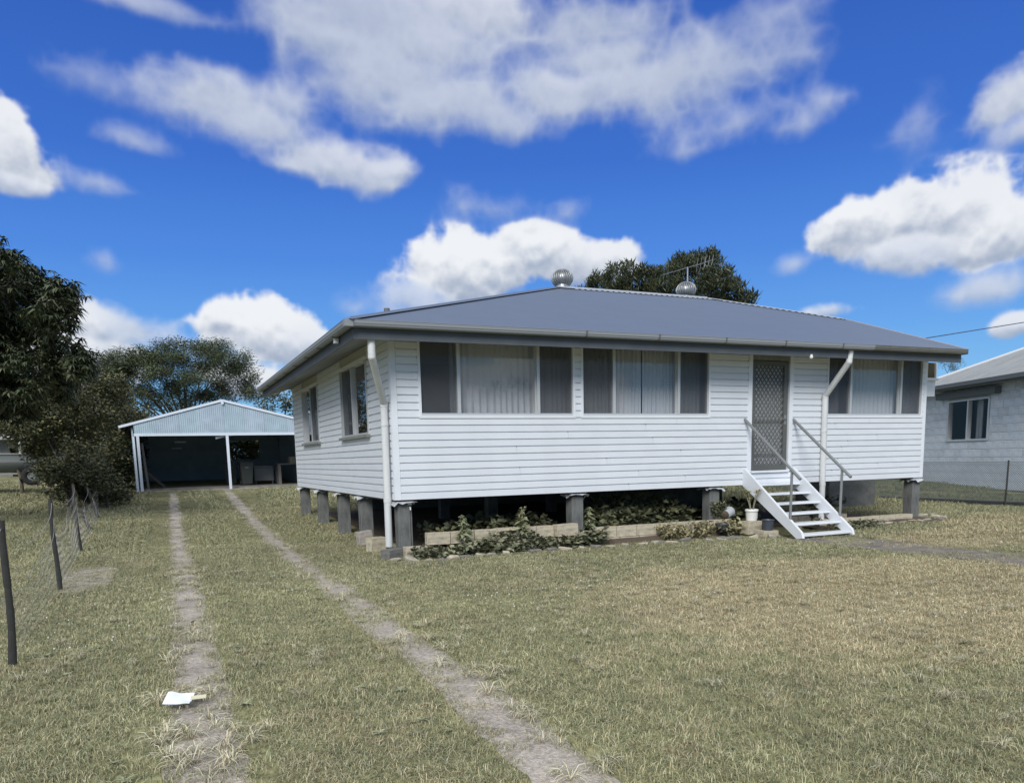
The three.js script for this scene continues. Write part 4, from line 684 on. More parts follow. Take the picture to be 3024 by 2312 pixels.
// ------------------------------------------------------------ carport at the end of the drive
{
  const c = thing('carport', 'open-fronted double carport with a pale blue corrugated gable', 'carport', [0, 0, 0]), Z = -22, ZB = -31, gy = .5;
  const wm = mat(.66, .73, .82, .5), xL = -4.1, xR = 2.45, ax = -.83, ay = 3.98, ey = 3.02, bt = 2.75;
  // corrugated gable sheet: ridges run upright
  const topAt = (x) => mix(ey + .13, ay - .03, 1 - Math.abs(x - ax) / (x < ax ? ax - xL : xR - ax));
  const sheetM = [mat(.42, .545, .63, .55, { map: mottle }), mat(.44, .55, .65, .55, { map: mottle })];
  const sheet = (a, b, m) => { const pos = [], idx = [], n = Math.round((b - a) / .019); for (let i = 0; i <= n; i++) { const x = mix(a, b, i / n), z = Z + .03 + .011 * Math.sin(x * 2 * Math.PI / .076); pos.push(x, bt, z, x, topAt(x), z); } for (let i = 0; i < n; i++) { const q = i * 2; idx.push(q, q + 2, q + 1, q + 2, q + 3, q + 1); } const g = new THREE.BufferGeometry(); g.setAttribute('position', new THREE.Float32BufferAttribute(pos, 3)); const uv = []; for (let i = 0; i < pos.length; i += 3) uv.push(pos[i], pos[i + 1]); g.setAttribute('uv', new THREE.Float32BufferAttribute(uv, 2)); g.setIndex(idx); g.computeVertexNormals(); part('gable_sheet', g, m, c); };
  const sx = [xL, -3.3, -2.5, -1.7, ax, -.05, .75, 1.6, xR]; for (let i = 0; i < sx.length - 1; i++) sheet(sx[i] + .002, sx[i + 1] - .002, sheetM[i % 2]);
  partBox('beam', xL - .02, xR + .05, bt - .09, bt + .01, Z - .05, Z + .06, wm, c);
  // barge capping along both slopes, the left one running on past the wall
  part('barge', bar([-4.62, ey - .01, Z + .02], [ax, ay + .05, Z + .02], .11, .09), wm, c); part('barge', bar([ax, ay + .05, Z + .021], [xR + .5, ey + .06, Z + .021], .11, .09), wm, c); part('apex_plate', new THREE.BoxGeometry(.1, .16, .02), wm, c, [ax, ay - .02, Z + .11]);
  const rm = mat(.42, .46, .5, .6), pl = (v) => part('roof_sheet', polyGeo(v, [[0, 1, 2, 3]]), rm, c);
  pl([[-4.65, ey + .04, Z - .05], [ax, ay + .11, Z - .05], [ax, ay + .11, ZB - .3], [-4.65, ey + .04, ZB - .3]]); pl([[ax, ay + .11, Z - .05], [xR + .5, ey + .1, Z - .05], [xR + .5, ey + .1, ZB - .3], [ax, ay + .11, ZB - .3]]);
  const postG = (x, z, w) => partBox('post', x - w / 2, x + w / 2, lay(x, z) - .02, bt - .1, z - w / 2, z + w / 2, wm, c);
  postG(-4.14, Z - .03, .07); postG(-3.99, Z + .16, .1); postG(-.74, Z + .03, .1);
  part('brace', bar([-1.17, 2.57, Z - .1], [-.35, 2.73, Z - .3], .05, .09), wm, c);
  // walls: closed sides and back, an opening in the back wall
  const dw = mat(.42, .545, .63, .6, { map: mottle }), yb = .3;
  partBox('side_wall', -4.2, -4.14, yb, 3.0, ZB, Z - .12, dw, c); partBox('side_wall', xR + .0, xR + .06, yb, 3.05, ZB, Z - .2, dw, c);
  partBox('back_wall', -4.2, -.1, yb, 2.95, ZB - .06, ZB - .001, dw, c); part('back_gable', polyGeo([[-4.2, 2.951, ZB - .03], [xR + .06, 2.951, ZB - .03], [xR + .06, 3.05, ZB - .03], [ax, 3.98, ZB - .03], [-4.2, 3.05, ZB - .03]], [[0, 1, 2, 3, 4]]), dw, c); partBox('back_wall', 1.48, xR + .06, yb, 2.95, ZB - .06, ZB - .001, dw, c); partBox('back_wall', -.1, 1.48, yb, 1.75, ZB - .06, ZB - .001, dw, c); partBox('back_wall', -.1, 1.48, 2.7, 2.95, ZB - .06, ZB - .001, dw, c); partBox('back_rail', -.1, .5, 2.62, 2.69, ZB + .01, ZB + .06, wm, c);
  partBox('floor_slab', -4.13, xR, .2, lay(-1, -24) + .03, ZB, Z - .35, mat(.35, .335, .32, .95, { map: mottleStrong }), c);
  for (const [x, y, z] of [[-2.42, 2.5, -25], [-2.52, 2.28, -27.6]]) part('tube_light', rod([x - .22, y, z], [x + .22, y, z], .025, .025, 8), M.plasticWhite, c);
  // wheelie bins and stored things
  const bin = (x, z, label, turn) => { const y = lay(-1, -24) + .03, b = thing('wheelie_bin', label, 'bin', [x, y, z], turn); const v = [], f = []; for (const [h, w, d] of [[.06, .2, .22], [.92, .26, .3]]) v.push([-w, h, d], [w, h, d], [w, h, -d], [-w, h, -d]); f.push([0, 1, 5, 4], [1, 2, 6, 5], [2, 3, 7, 6], [3, 0, 4, 7], [3, 2, 1, 0], [4, 5, 6, 7]); part('body', polyGeo(v, f), M.binGreen, b); part('lid', rbox(.58, .07, .68, .03), M.binGreen, b, [0, .97, 0]); part('rim', rbox(.56, .05, .64, .01), M.binGreen, b, [0, .91, 0]); part('handle', rod([-.22, .95, -.38], [.22, .95, -.38], .018, .018, 8), M.binGreen, b); for (const s of [-1, 1]) part('wheel', new THREE.CylinderGeometry(.1, .1, .05, 18).rotateZ(Math.PI / 2), M.plasticDark, b, [s * .22, .1, -.2]); part('sticker', new THREE.PlaneGeometry(.14, .035), mat(.3, .33, .34, .6), b, [0, .76, .291], [-.08, 0, 0]); };
  bin(.1, -24.2, 'dark green wheelie bin standing beside the middle carport post', .06); bin(-.42, -25.4, 'dark wheelie bin half hidden behind the middle carport post', -.1);
  const fz = thing('chest_freezer', 'grey chest freezer on legs inside the carport', 'freezer', [.92, lay(-1, -24) + .03, -25.1]); part('cabinet', rbox(.84, .58, .55, .03), mat(.2, .21, .2, .6), fz, [0, .44, 0]); part('lid', rbox(.86, .06, .57, .02), mat(.22, .23, .225, .6), fz, [0, .77, 0]); for (const [x, z] of [[-.36, .2], [.36, .2], [-.36, -.2], [.36, -.2]]) part('leg', rod([x, 0, z], [x, .15, z], .025, .025, 8), M.steelPaint, fz);
  solo('gas_bottle', new THREE.LatheGeometry([[0, 0], [.1, 0], [.13, .05], [.14, .1], [.14, .5], [.1, .6], [.04, .63], [.04, .7], [0, .7]].map(([a, b]) => new THREE.Vector2(a, b)), 16), mat(.2, .22, .24, .6), 'dark upright bottle beside the freezer in the carport', 'bottle', [1.52, lay(-1, -24) + .03, -25.2]);
  const tb = thing('workbench', 'timber workbench on posts at the right of the carport', 'bench', [1.9, lay(-1, -24) + .03, -24.4]); part('top', rbox(1.05, .05, .7, .008), M.greyTimber, tb, [.05, .87, 0]); for (const [x, z] of [[-.4, .28], [.48, .28], [-.4, -.28], [.48, -.28]]) partBox('leg', x - .06, x + .06, 0, .844, z - .05, z + .05, M.greyTimber, tb);
  const ct = thing('cardboard_carton', 'open pale carton on the carport workbench', 'carton', [2.12, lay(-1, -24) + .926, -24.35], .2); part('carton_body', mergeGeometries([bb(-.16, .16, 0, .01, -.14, .14), bb(-.16, -.15, .01, .28, -.14, .14), bb(.15, .16, .01, .28, -.14, .14), bb(-.149, .149, .01, .28, -.14, -.13), bb(-.149, .149, .01, .28, .13, .14)]), mat(.45, .4, .3, .9), ct); part('flap', bb(-.15, .15, 0, .008, 0, .13), mat(.45, .4, .3, .9), ct, [0, .278, .142], [.9, 0, 0]);
  solo('timber_plank', rbox(.09, 2.0, .03, .004), M.greyTimber, 'plank leaning inside the carport beside the left posts', 'plank', [-3.82, 1.42, -22.75], [0, 0, .06]);
  solo('timber_plank', rbox(.12, 1.2, .03, .004), M.timber, 'short dark plank leaning low against the left carport wall', 'plank', [-3.5, .95, -24.6], [.1, .3, .8]);
}

// ------------------------------------------------------------ boat on a trailer in the left yard, sheds behind
{
  const bw = at(92, 1432, 33.5), gx = bw.x, gz = bw.z, gy = bw.y;
  const tr = thing('boat_trailer', 'galvanised boat trailer with a black wheel in the left yard', 'trailer', [gx, gy, gz], .15);
  for (const s of [-.55, .55]) { part('frame_rail', bar([-3.6, .42, s], [.25, .42, s], .07, .06), M.wire, tr); }
  for (const x of [-3.5, -2.2, -1, .2]) part('cross_member', bar([x, .37, -.58], [x, .37, .58], .06, .05), M.wire, tr);
  for (const s of [-.78, .78]) { const w = group('wheel', tr, [0, .32, s]); part('tyre', new THREE.TorusGeometry(.22, .1, 12, 28), mat(.025, .025, .027, .95), w); part('rim', new THREE.CylinderGeometry(.14, .14, .09, 20).rotateX(Math.PI / 2), M.steelPaint, w); const mg = new THREE.CylinderGeometry(.38, .38, .24, 20, 1, true, Math.PI / 2, Math.PI).rotateX(-Math.PI / 2); part('mudguard', mg, mat(.42, .42, .38, .6, { side: THREE.DoubleSide }), tr, [0, .3, s]); }
  part('axle', rod([0, .28, -.75], [0, .28, .75], .03, .03, 8), M.plasticDark, tr); part('drawbar', bar([-3.6, .42, 0], [-5, .42, 0], .08, .07), M.wire, tr);
  const bo = thing('aluminium_boat', 'dull ribbed aluminium dinghy sitting on the trailer', 'boat', [gx, gy + .46, gz], .15);
  const hull = (k0, k1, m, name) => { const pos = [], idx = [], N = 24, sect = (t) => { const w = .78 * Math.pow(clamp(1 - Math.pow(clamp((t - .55) / .45), 2)), .6), keel = .28 * Math.pow(clamp((t - .5) / .5), 2); return [[0, keel], [w * .6, .06 + keel * .8], [w * .92, .2 + keel * .5], [w, .36 + keel * .3], [w * 1.02, .385 + keel * .3], [w * 1.05, .6 + keel * .12], [w * 1.1, .62 + keel * .1]]; };
    for (let i = 0; i <= N; i++) { const t = i / N, s = sect(t); for (const sg of [1, -1]) for (const [w, y] of s.slice(k0, k1 + 1)) pos.push(.55 - t * 4.1, y, sg * w); }
    const n = k1 - k0 + 1; for (let i = 0; i < N; i++) for (let q = 0; q < 2; q++) for (let k = 0; k < n - 1; k++) { const a = i * 2 * n + q * n + k, b = a + 2 * n; idx.push(a, b, a + 1, b, b + 1, a + 1); }
    const g = new THREE.BufferGeometry(); g.setAttribute('position', new THREE.Float32BufferAttribute(pos, 3)); g.setIndex(idx); g.computeVertexNormals(); return part(name, g, m, bo); };
  const al = mat(.36, .39, .42, .45, { metalness: .4, side: THREE.DoubleSide }), al2 = mat(.27, .3, .33, .45, { metalness: .4, side: THREE.DoubleSide });
  hull(0, 3, al2, 'lower_hull'); hull(3, 4, M.antcap, 'strake'); hull(4, 6, al, 'upper_hull'); part('transom', polyGeo([[.55, .06, .47], [.55, .62, .84], [.55, .62, -.84], [.55, .06, -.47]], [[0, 1, 2, 3]]), al, bo); part('gunwale', rod([.56, .63, .86], [-1.7, .66, .86], .022, .022, 8), M.antcap, bo); partBox('thwart', -.6, -.3, .42, .46, -.76, .76, al, bo); partBox('thwart', -2, -1.7, .42, .46, -.76, .76, al, bo);
  const nbp = at(110, 1345, 48), h = thing('farm_shed', 'long low pale shed with a dark doorway in the shade behind the boat', 'shed', [nbp.x, nbp.y - 1.6, nbp.z], .25);
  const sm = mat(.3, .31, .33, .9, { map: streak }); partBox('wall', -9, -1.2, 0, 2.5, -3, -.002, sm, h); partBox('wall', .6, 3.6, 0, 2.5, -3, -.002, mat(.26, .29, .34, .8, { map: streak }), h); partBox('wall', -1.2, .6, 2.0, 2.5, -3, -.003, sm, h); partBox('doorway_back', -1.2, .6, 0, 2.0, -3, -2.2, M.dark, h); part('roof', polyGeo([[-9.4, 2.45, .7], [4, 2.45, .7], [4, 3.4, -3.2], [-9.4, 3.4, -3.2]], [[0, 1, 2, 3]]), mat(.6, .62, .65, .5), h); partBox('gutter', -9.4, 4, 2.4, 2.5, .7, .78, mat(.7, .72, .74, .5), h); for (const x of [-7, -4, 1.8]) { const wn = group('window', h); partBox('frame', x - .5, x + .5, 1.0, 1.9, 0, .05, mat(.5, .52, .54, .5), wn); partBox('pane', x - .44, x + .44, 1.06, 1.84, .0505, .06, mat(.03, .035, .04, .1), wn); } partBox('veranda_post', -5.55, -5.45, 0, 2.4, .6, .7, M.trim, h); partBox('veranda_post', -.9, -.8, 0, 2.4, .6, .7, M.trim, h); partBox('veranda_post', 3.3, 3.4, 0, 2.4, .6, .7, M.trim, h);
}

// ------------------------------------------------------------ trees and shrubs
const lobe = (x, y, d, rx, ry, rz = null, k = 1) => { const m = d / PX.f; return [at(x, y, d), [rx * m, ry * m, (rz ?? rx) * m], k]; };
function tree(name, label, base, lobes, o) {
  const t = thing(name, label, o.category ?? 'tree', [0, 0, 0], 0, o.group);
  if (o.trunk !== false) limbs(base, lobes.filter((_, i) => i % (o.every ?? 1) === 0).map((l) => l[0].clone().add(V3(0, -l[1][1] * .3, 0))), o.r ?? .2, o.bark ?? M.bark, t, o.bend);
  const rag = o.ragged ? lobes.flatMap(([c, r, k]) => [0, 1, 2].map(() => [c.clone().add(V3(rr(-1, 1) * r[0], rr(-.8, 1) * r[1], rr(-1, 1) * r[2])), r.map((q) => q * rr(.25, .5)), k])) : [];
  copies('crown', o.geo, o.mat ?? LM, crownSpots([...lobes, ...rag], o.per, o.s0, o.s1, o.lean ?? .5, o.tint), t); return t;
}
{
  const DK = [[.05, .066, .034], [.07, .085, .04], [.04, .056, .033], [.085, .097, .045]];
  // rosette of long drooping leaves at a twig's end
  const rosette = (() => { const L = []; for (let r = 0; r < 5; r++) { const o = V3(rr(-.28, .28), rr(-.22, .28), rr(-.28, .28)); for (let k = 0; k < 10; k++) { const l = leaf(new THREE.Quaternion().setFromEuler(new THREE.Euler(rr(-.3, .3), k * .63 + rr(-.2, .2), rr(-.25, .6), 'YXZ')), rr(.2, .3), .07, shadeOf(pick(DK), .3), .55); for (let j = 0; j < l.pos.length; j += 3) { l.pos[j] += o.x; l.pos[j + 1] += o.y; l.pos[j + 2] += o.z; } L.push(l); } } return fromBlades(L); })();
  const D1 = 21;
  tree('mango_tree', 'big dark tree with long drooping leaves at the left edge beyond the fence', [at(-140, 1440, 22).x, .3, at(-140, 1440, 22).z], [
    [40, 850, 90, 75], [-30, 800, 80, 70], [120, 860, 70, 50], [175, 880, 45, 42], [60, 960, 100, 75], [140, 950, 50, 40], [-60, 950, 120, 110], [190, 1060, 70, 50], [100, 1080, 110, 80], [235, 1090, 35, 38], [0, 1120, 120, 85], [150, 1140, 70, 50], [-140, 1060, 130, 120], [-160, 880, 110, 100], [20, 1190, 90, 45], [-90, 1180, 100, 60], [-300, 1000, 170, 150], [-320, 1150, 150, 90], [-250, 820, 130, 110],  // leftmost lobes lie out of view, placed to shade the yard below
  ].map((a) => lobe(a[0], a[1], D1 + rr(-1.6, 1.6), a[2] * .82, a[3] * .82, 60)), { geo: rosette, mat: GLOSSY, per: 125, s0: .5, s1: .85, r: .17, every: 2, ragged: true });

  const FE = [[.065, .088, .04], [.09, .108, .048], [.05, .068, .036], [.12, .128, .058]], feather = spray(46, .2, .05, FE, .15, .42, .25);
  const D2 = 47, pb = at(575, 1440, D2);
  tree('poinciana_tree', 'spreading flat-topped tree with feathery layers behind the carport', [pb.x, ground(pb.x, pb.z) - .1, pb.z], [
    [540, 1028, 75, 16], [620, 1030, 60, 18], [470, 1062, 75, 18], [680, 1062, 55, 22], [560, 1066, 90, 18], [640, 1088, 70, 16], [720, 1110, 35, 26], [410, 1095, 70, 20], [500, 1110, 80, 16], [600, 1125, 80, 12], [690, 1140, 45, 18], [730, 1165, 22, 20], [340, 1105, 60, 22], [450, 1150, 80, 20], [560, 1165, 70, 12], [380, 1175, 80, 22], [640, 1170, 45, 9], [500, 1195, 60, 14], [300, 1150, 60, 26], [300, 1092, 70, 20], [355, 1066, 60, 18], [262, 1122, 60, 22], [410, 1052, 60, 16],
  ].map((a) => lobe(a[0], a[1], D2 + rr(-2.2, 2.2), a[2] * 1.08, a[3] * .8, 110, 1)), { geo: feather, per: 38, s0: .75, s1: 1.1, r: .12, lean: .2, bend: 1.1, tint: () => rr(.8, 1.4) });

  const MX = [[.065, .08, .04], [.095, .105, .05], [.045, .06, .035], [.15, .14, .06]], bushy = spray(34, .17, .1, MX, .2, .36, .3);
  const D3 = 27;
  const sh = (label, base, L, d, per = 85, o = {}) => { const b = at(base[0], base[1], d); return tree('shrub', label, [b.x, lay(b.x, b.z) - .05, b.z], L.map((a) => lobe(a[0], a[1], d + rr(-.7, .7), a[2], a[3], 70)), { category: 'shrub', ragged: true, geo: o.geo ?? bushy, per, s0: .5, s1: .85, r: .07, every: 2, group: 'shrubs between the fence and the carport', ...o }); };
  sh('tall leafy shrub with pale yellow leaves against the left edge of the carport', [330, 1446], [[320, 1180, 50, 55], [280, 1240, 60, 55], [345, 1245, 30, 45], [305, 1310, 50, 55], [350, 1310, 25, 45]], 37, 45, { s0: .7, s1: 1.1 });
  sh('dense dark shrub standing at the corner of the carport', [340, 1448], [[320, 1380, 45, 55], [280, 1400, 55, 45], [355, 1400, 22, 50], [310, 1430, 50, 28]], 36.5, 45, { s0: .7, s1: 1.1 });
  sh('rounded shrub with pale branches below the big dark tree', [200, 1450], [[210, 1220, 80, 60], [150, 1260, 70, 50], [240, 1280, 70, 50], [110, 1230, 60, 50]], 28, 80, { bark: M.greyTimber, r: .07, every: 1 });
  sh('dense dark shrub filling the gap below the big dark tree and the feathery tree', [150, 1450], [[60, 1170, 80, 60], [150, 1180, 75, 55], [225, 1130, 60, 50], [270, 1180, 55, 55], [60, 1260, 80, 40], [180, 1320, 70, 45], [330, 1140, 40, 35], [250, 1250, 60, 50], [120, 1310, 50, 26]], 30, 90);
  sh('dark shrub in the shade behind the left side of the carport', [370, 1440], [[370, 1300, 45, 55], [395, 1245, 40, 40], [355, 1400, 45, 55], [330, 1230, 60, 50], [300, 1330, 60, 60], [385, 1370, 30, 50]], 43, 60, { s0: .8, s1: 1.2 });
  sh('low shrub beside the boat trailer wheel', [210, 1470], [[205, 1390, 60, 40], [250, 1370, 60, 50], [165, 1400, 35, 25], [260, 1430, 60, 30], [230, 1460, 60, 18], [300, 1460, 60, 20]], 26);
  sh('olive shrub overhanging the pale shed', [60, 1430], [[40, 1220, 80, 40], [100, 1200, 60, 40], [-10, 1250, 70, 30], [60, 1265, 60, 16]], 33, 80);
  sh('thin weedy shrub at the end of the timber posts', [300, 1490], [[300, 1465, 40, 20], [345, 1462, 26, 22], [260, 1462, 30, 14]], 29, 80, { s0: .4, s1: .7, r: .03 });
  sh('dim shrub seen through the opening in the back of the carport', [730, 1440], [[700, 1330, 60, 45], [760, 1330, 60, 45], [730, 1300, 60, 30], [740, 1390, 70, 30]], 46, 60, { s0: .8, s1: 1.2 });
  // tree behind the house: upswept tufts
  const tuft = (() => { const L = []; for (let k = 0; k < 40; k++) { const q = new THREE.Quaternion().setFromEuler(new THREE.Euler(rr(-.5, .5), rr(0, 6.28), rr(.5, 1.3), 'YXZ')), l = leaf(q, rr(.25, .45), .08, shadeOf(pick([[.05, .066, .034], [.07, .085, .04], [.04, .055, .032], [.1, .108, .05]]), .25), .05), o = V3(rr(-.3, .3), rr(-.3, .25), rr(-.3, .3)); for (let j = 0; j < l.pos.length; j += 3) { l.pos[j] += o.x; l.pos[j + 1] += o.y; l.pos[j + 2] += o.z; } L.push(l); } return fromBlades(L); })();
  const D5 = 40, fb = at(1980, 1340, D5);
  tree('fig_tree', 'dense dark tree with upswept tufts rising behind the house roof', [fb.x, .3, fb.z], [
    [1735, 880, 30, 30], [1780, 850, 40, 40], [1840, 825, 45, 50], [1900, 810, 50, 55], [1960, 800, 50, 55], [2010, 780, 45, 55], [2060, 770, 40, 55], [2092, 745, 22, 28], [2110, 800, 40, 50], [2150, 840, 38, 45], [2190, 875, 28, 35], [1870, 870, 60, 45], [1980, 870, 70, 50], [2080, 860, 60, 50], [2140, 900, 60, 40], [1780, 900, 50, 30], [2205, 905, 15, 22], [1960, 950, 150, 60], [1960, 1100, 200, 110],
  ].map((a) => lobe(a[0] - 12 * (a[0] < 1850), a[1] + (a[0] < 1850 ? 2 : 28), D5 + rr(-1.5, 1.5), a[2] * .85, a[3] * .72, 50)), { geo: tuft, mat: GLOSSY, per: 85, s0: .5, s1: .9, lean: .3, r: .45, every: 3 });
  const d6 = at(830, 1420, 44);
  tree('dark_tree', 'dark leafy tree showing under the side eave behind the carport', [d6.x, .5, d6.z], [[800, 1185, 40, 34], [850, 1165, 50, 40], [780, 1215, 30, 18], [870, 1210, 40, 24], [920, 1180, 70, 60], [840, 1280, 60, 50]].map((a) => lobe(a[0], a[1], 44 + rr(-.6, .6), a[2], a[3], 50)), { geo: bushy, per: 26, s0: .7, s1: 1.1, r: .2 });
  const d7 = at(2850, 1300, 60);
  tree('small_tree', 'small pale tree between the house eave and the block house roof', [d7.x, .2, d7.z], [[2815, 1068, 20, 14], [2790, 1078, 18, 12], [2835, 1085, 20, 12]].map((a) => lobe(a[0], a[1], 60, a[2], a[3], 20)), { geo: feather, per: 10, s0: .6, s1: .9, r: .12 });
  // unseen trees out of view, placed to show only as dark shapes mirrored in panes
  const br = (x, z, R, h, label) => tree('unseen_tree', label, [x, 0, z], [[0, h, 0, R], [R * .8, h - .8, .5, R * .7], [-R * .8, h - .6, -.4, R * .75], [.3, h + R * .6, .2, R * .7], [-.2, h - 1.2, 1, R * .8]].map(([a, b, c, r]) => [V3(x + a, b, z + c), [r, r * .8, r], 1]), { geo: bushy, per: 9, s0: 1.3, s1: 1.9, r: .3, group: 'unseen trees mirrored in the window panes' });
  br(14, 44, 2.6, 3.6, 'medium round tree out of view, placed to darken the panes of the middle window'); br(22, 47, 3.2, 4.2, 'largest round tree out of view, placed to darken the panes beside the steps'); br(4, 50, 2.4, 3.2, 'smallest round tree out of view, placed to darken the panes by the house corner'); br(-40, 6, 3.5, 4.4, 'broad tree out of view, placed to darken the side window panes');
}

// ------------------------------------------------------------ the lawn
{
  const GREEN = [[.235, .245, .145], [.31, .312, .195], [.16, .175, .1], [.4, .39, .26]], STRAW = [[.46, .41, .285], [.39, .335, .23], [.54, .5, .365], [.29, .24, .16]];
  const tuft = (n, r, share, l0, l1, w) => { const L = []; for (let i = 0; i < n; i++) { const a = rr(0, 6.28), q = r * Math.sqrt(rnd()), x = Math.cos(a) * q, z = Math.sin(a) * q, dir = rr(0, 6.28), len = rr(l0, l1), lean = rr(.55, 1.42), h = Math.cos(lean) * len, o = Math.sin(lean) * len; L.push(blade([[x, -.01, z], [x + Math.cos(dir) * o * .45, h * .65, z + Math.sin(dir) * o * .45], [x + Math.cos(dir) * o, h * .85, z + Math.sin(dir) * o]], w, shadeOf(pick(rnd() < share ? STRAW : GREEN), .22))); } return fromBlades(L); };
  const gm = new THREE.MeshStandardMaterial({ vertexColors: true, roughness: .85, side: THREE.DoubleSide, color: lin(1.07, 1.05, .97) });
  const sq = (n, half, share, l0, l1, w) => { const L = []; for (let i = 0; i < n; i++) { const x = rr(-half, half), z = rr(-half, half), dir = rr(0, 6.28), len = rr(l0, l1), lean = rr(.65, 1.53), h = Math.cos(lean) * len, o = Math.sin(lean) * len; L.push(blade([[x, -.01, z], [x + Math.cos(dir) * o * .45, h * .65, z + Math.sin(dir) * o * .45], [x + Math.cos(dir) * o, h * .85, z + Math.sin(dir) * o]], w, shadeOf(pick(rnd() < share + .25 * (n3(x * 14, share, z * 14) - .5) ? STRAW : GREEN), .34))); } return fromBlades(L); };
  const SH = [.07, .36, .74];
  const kinds = SH.map((s) => [0, 1].map(() => tuft(40, .07, s, .03, .068, .0042))), turf = SH.map((s) => [0, 1, 2].map(() => sq(680, .14, s, .028, .068, .0043))), wide = SH.map((s) => [0, 1].map(() => sq(420, .24, s, .045, .1, .008)));
  const spots = kinds.map((k) => k.map(() => [])), big = turf.map((k) => k.map(() => [])), far = wide.map((k) => k.map(() => []));
  const inv = camQ.clone().invert(), seen = (x, z) => { const p = V3(x, .05, z).sub(EYE).applyQuaternion(inv); if (p.z > -.5) return false; const u = p.x / -p.z * PX.f + PX.cx, v = PX.cy - p.y / -p.z * PX.f; return u > -800 && u < 3800 && v < 3300; };
  const covered = (x, z) => (x > .4 && x < 11.4 && z < .08 && z > -9.2) || (x > .1 && x < 6.8 && z < .36 && z > -.2) || (x > 8.1 && x < 11.4 && z < .4 && z > -.2) || (x > 6.68 && x < 7.95 && z > -.1 && z < 1.5) || (z < -22.2 && x > -4.4 && x < 3) || (x > 17.9 + (-z) * .42 && z < 8);
  const noGrass = (x, z) => { // share of the ground that is bare
    let d = dirtNear(x, z) * (.8 + .2 * smooth(.3, .6, n3(x * 9, 6, z * 9)));
    if (x > 6.45 && x < 7.66 && z > 1.3) d = Math.max(d, .9 - .75 * smooth(.48, .68, n3(x * 3, 2, z * 1.6)));
    if (Math.hypot((x + 1.9) / 2.9, (z + 22.1) / .8) < .85) d = 1;
    return Math.max(d, .5 * smooth(1, .6, Math.hypot((x + 4.35) / .35, (z + .4) / 1.3)));
  };
  const one = (px, pz, list, s0, s1, turn) => {
    const dr = dryness(px, pz) + rr(-.16, .16), k = dr > .5 ? 2 : dr > .24 ? 1 : 0, v = (.72 + .56 * n2(px * .9 + 4, pz * .9)) * (.9 + .2 * n3(px * 5, 2, pz * 5)) * rr(.95, 1.05), s = rr(s0, s1), h = s * (.7 + .6 * n3(px * 1.7, 8, pz * 1.7));
    const green = px > 16.4 ? [.42, .5, .27] : [1, 1, 1];
    pick(list[k]).push([px, lay(px, pz), pz, [s, h, s], turn, rr(-.05, .05), green.map((g) => g * v)]);
  };
  const put = (step, r0, r1, list, s0, s1) => { // whole squares of turf, and small tufts where a square would spill over bare ground
    const n = Math.max(1, Math.round(step / .075));
    for (let x = -16; x < 22; x += step) for (let z = 12; z > -34; z -= step) {
      const d = Math.hypot(x - EYE.x, z - EYE.z); if (d < r0 || d >= r1 || !seen(x, z)) continue;
      let free = true; for (const a of [-.55, 0, .55]) for (const b of [-.55, 0, .55]) if (covered(x + a * step, z + b * step) || noGrass(x + a * step, z + b * step) > .05) free = false;
      if (free) one(x + rr(-.02, .02), z + rr(-.02, .02), list, s0, s1, Math.floor(rnd() * 4) * Math.PI / 2 + rr(-.1, .1));
      else for (let i = 0; i < n; i++) for (let j = 0; j < n; j++) { const px = x + ((i + rnd()) / n - .5) * step, pz = z + ((j + rnd()) / n - .5) * step; if (!covered(px, pz) && rnd() >= noGrass(px, pz)) one(px, pz, spots, .8, 1.15, rr(0, 6.28)); }
    }
  };
  put(.25, 0, 9.5, big, .95, 1.05); put(.3, 9.5, 15, big, 1.15, 1.3); put(.42, 15, 24, far, .95, 1.1); put(.7, 24, 42, far, 1.6, 1.9);
  const field = (n, list, geos) => list.forEach((a, k) => a.forEach((sp, j) => { if (sp.length) { const m = copies(n, geos[k][j], gm, sp, scene); tag(m, ['short green lawn grass', 'lawn grass mixed with straw', 'dry straw-coloured lawn grass'][k] + (n === 'lawn_grass' ? ' before the house' : n === 'lawn_tufts' ? ' in tufts beside bare ground' : ' farther off'), 'grass'); m.userData.kind = 'stuff'; } }));
  field('lawn_grass', big, turf); field('lawn_tufts', spots, kinds); field('distant_grass', far, wide);
  // coarse straw clumps lying along the worn tracks
  const straw = [0, 1, 2, 3].map(() => { const L = []; for (let i = 0; i < 26; i++) { const dir = rr(0, 6.28), len = rr(.1, .24), lean = rr(1.2, 1.52), h = Math.cos(lean) * len, o = Math.sin(lean) * len, x = rr(-.03, .03), z = rr(-.03, .03), y = rr(.004, .02); L.push(blade([[x, -.005, z], [x + Math.cos(dir) * o * .4, h + y + .014, z + Math.sin(dir) * o * .4], [x + Math.cos(dir + .03) * o * .75, h + y + .012, z + Math.sin(dir + .03) * o * .75], [x + Math.cos(dir + .05) * o, h * .6 + y, z + Math.sin(dir + .05) * o]], rr(.005, .009), shadeOf(pick([[.55, .52, .4], [.46, .43, .31], [.64, .61, .49], [.3, .31, .2]]), .15))); } return fromBlades(L); });
  const st = straw.map(() => []), toGround = (px, py) => { const d = pixDir(px, py), t = EYE.y / -d.y; return [EYE.x + d.x * t, EYE.z + d.z * t]; };
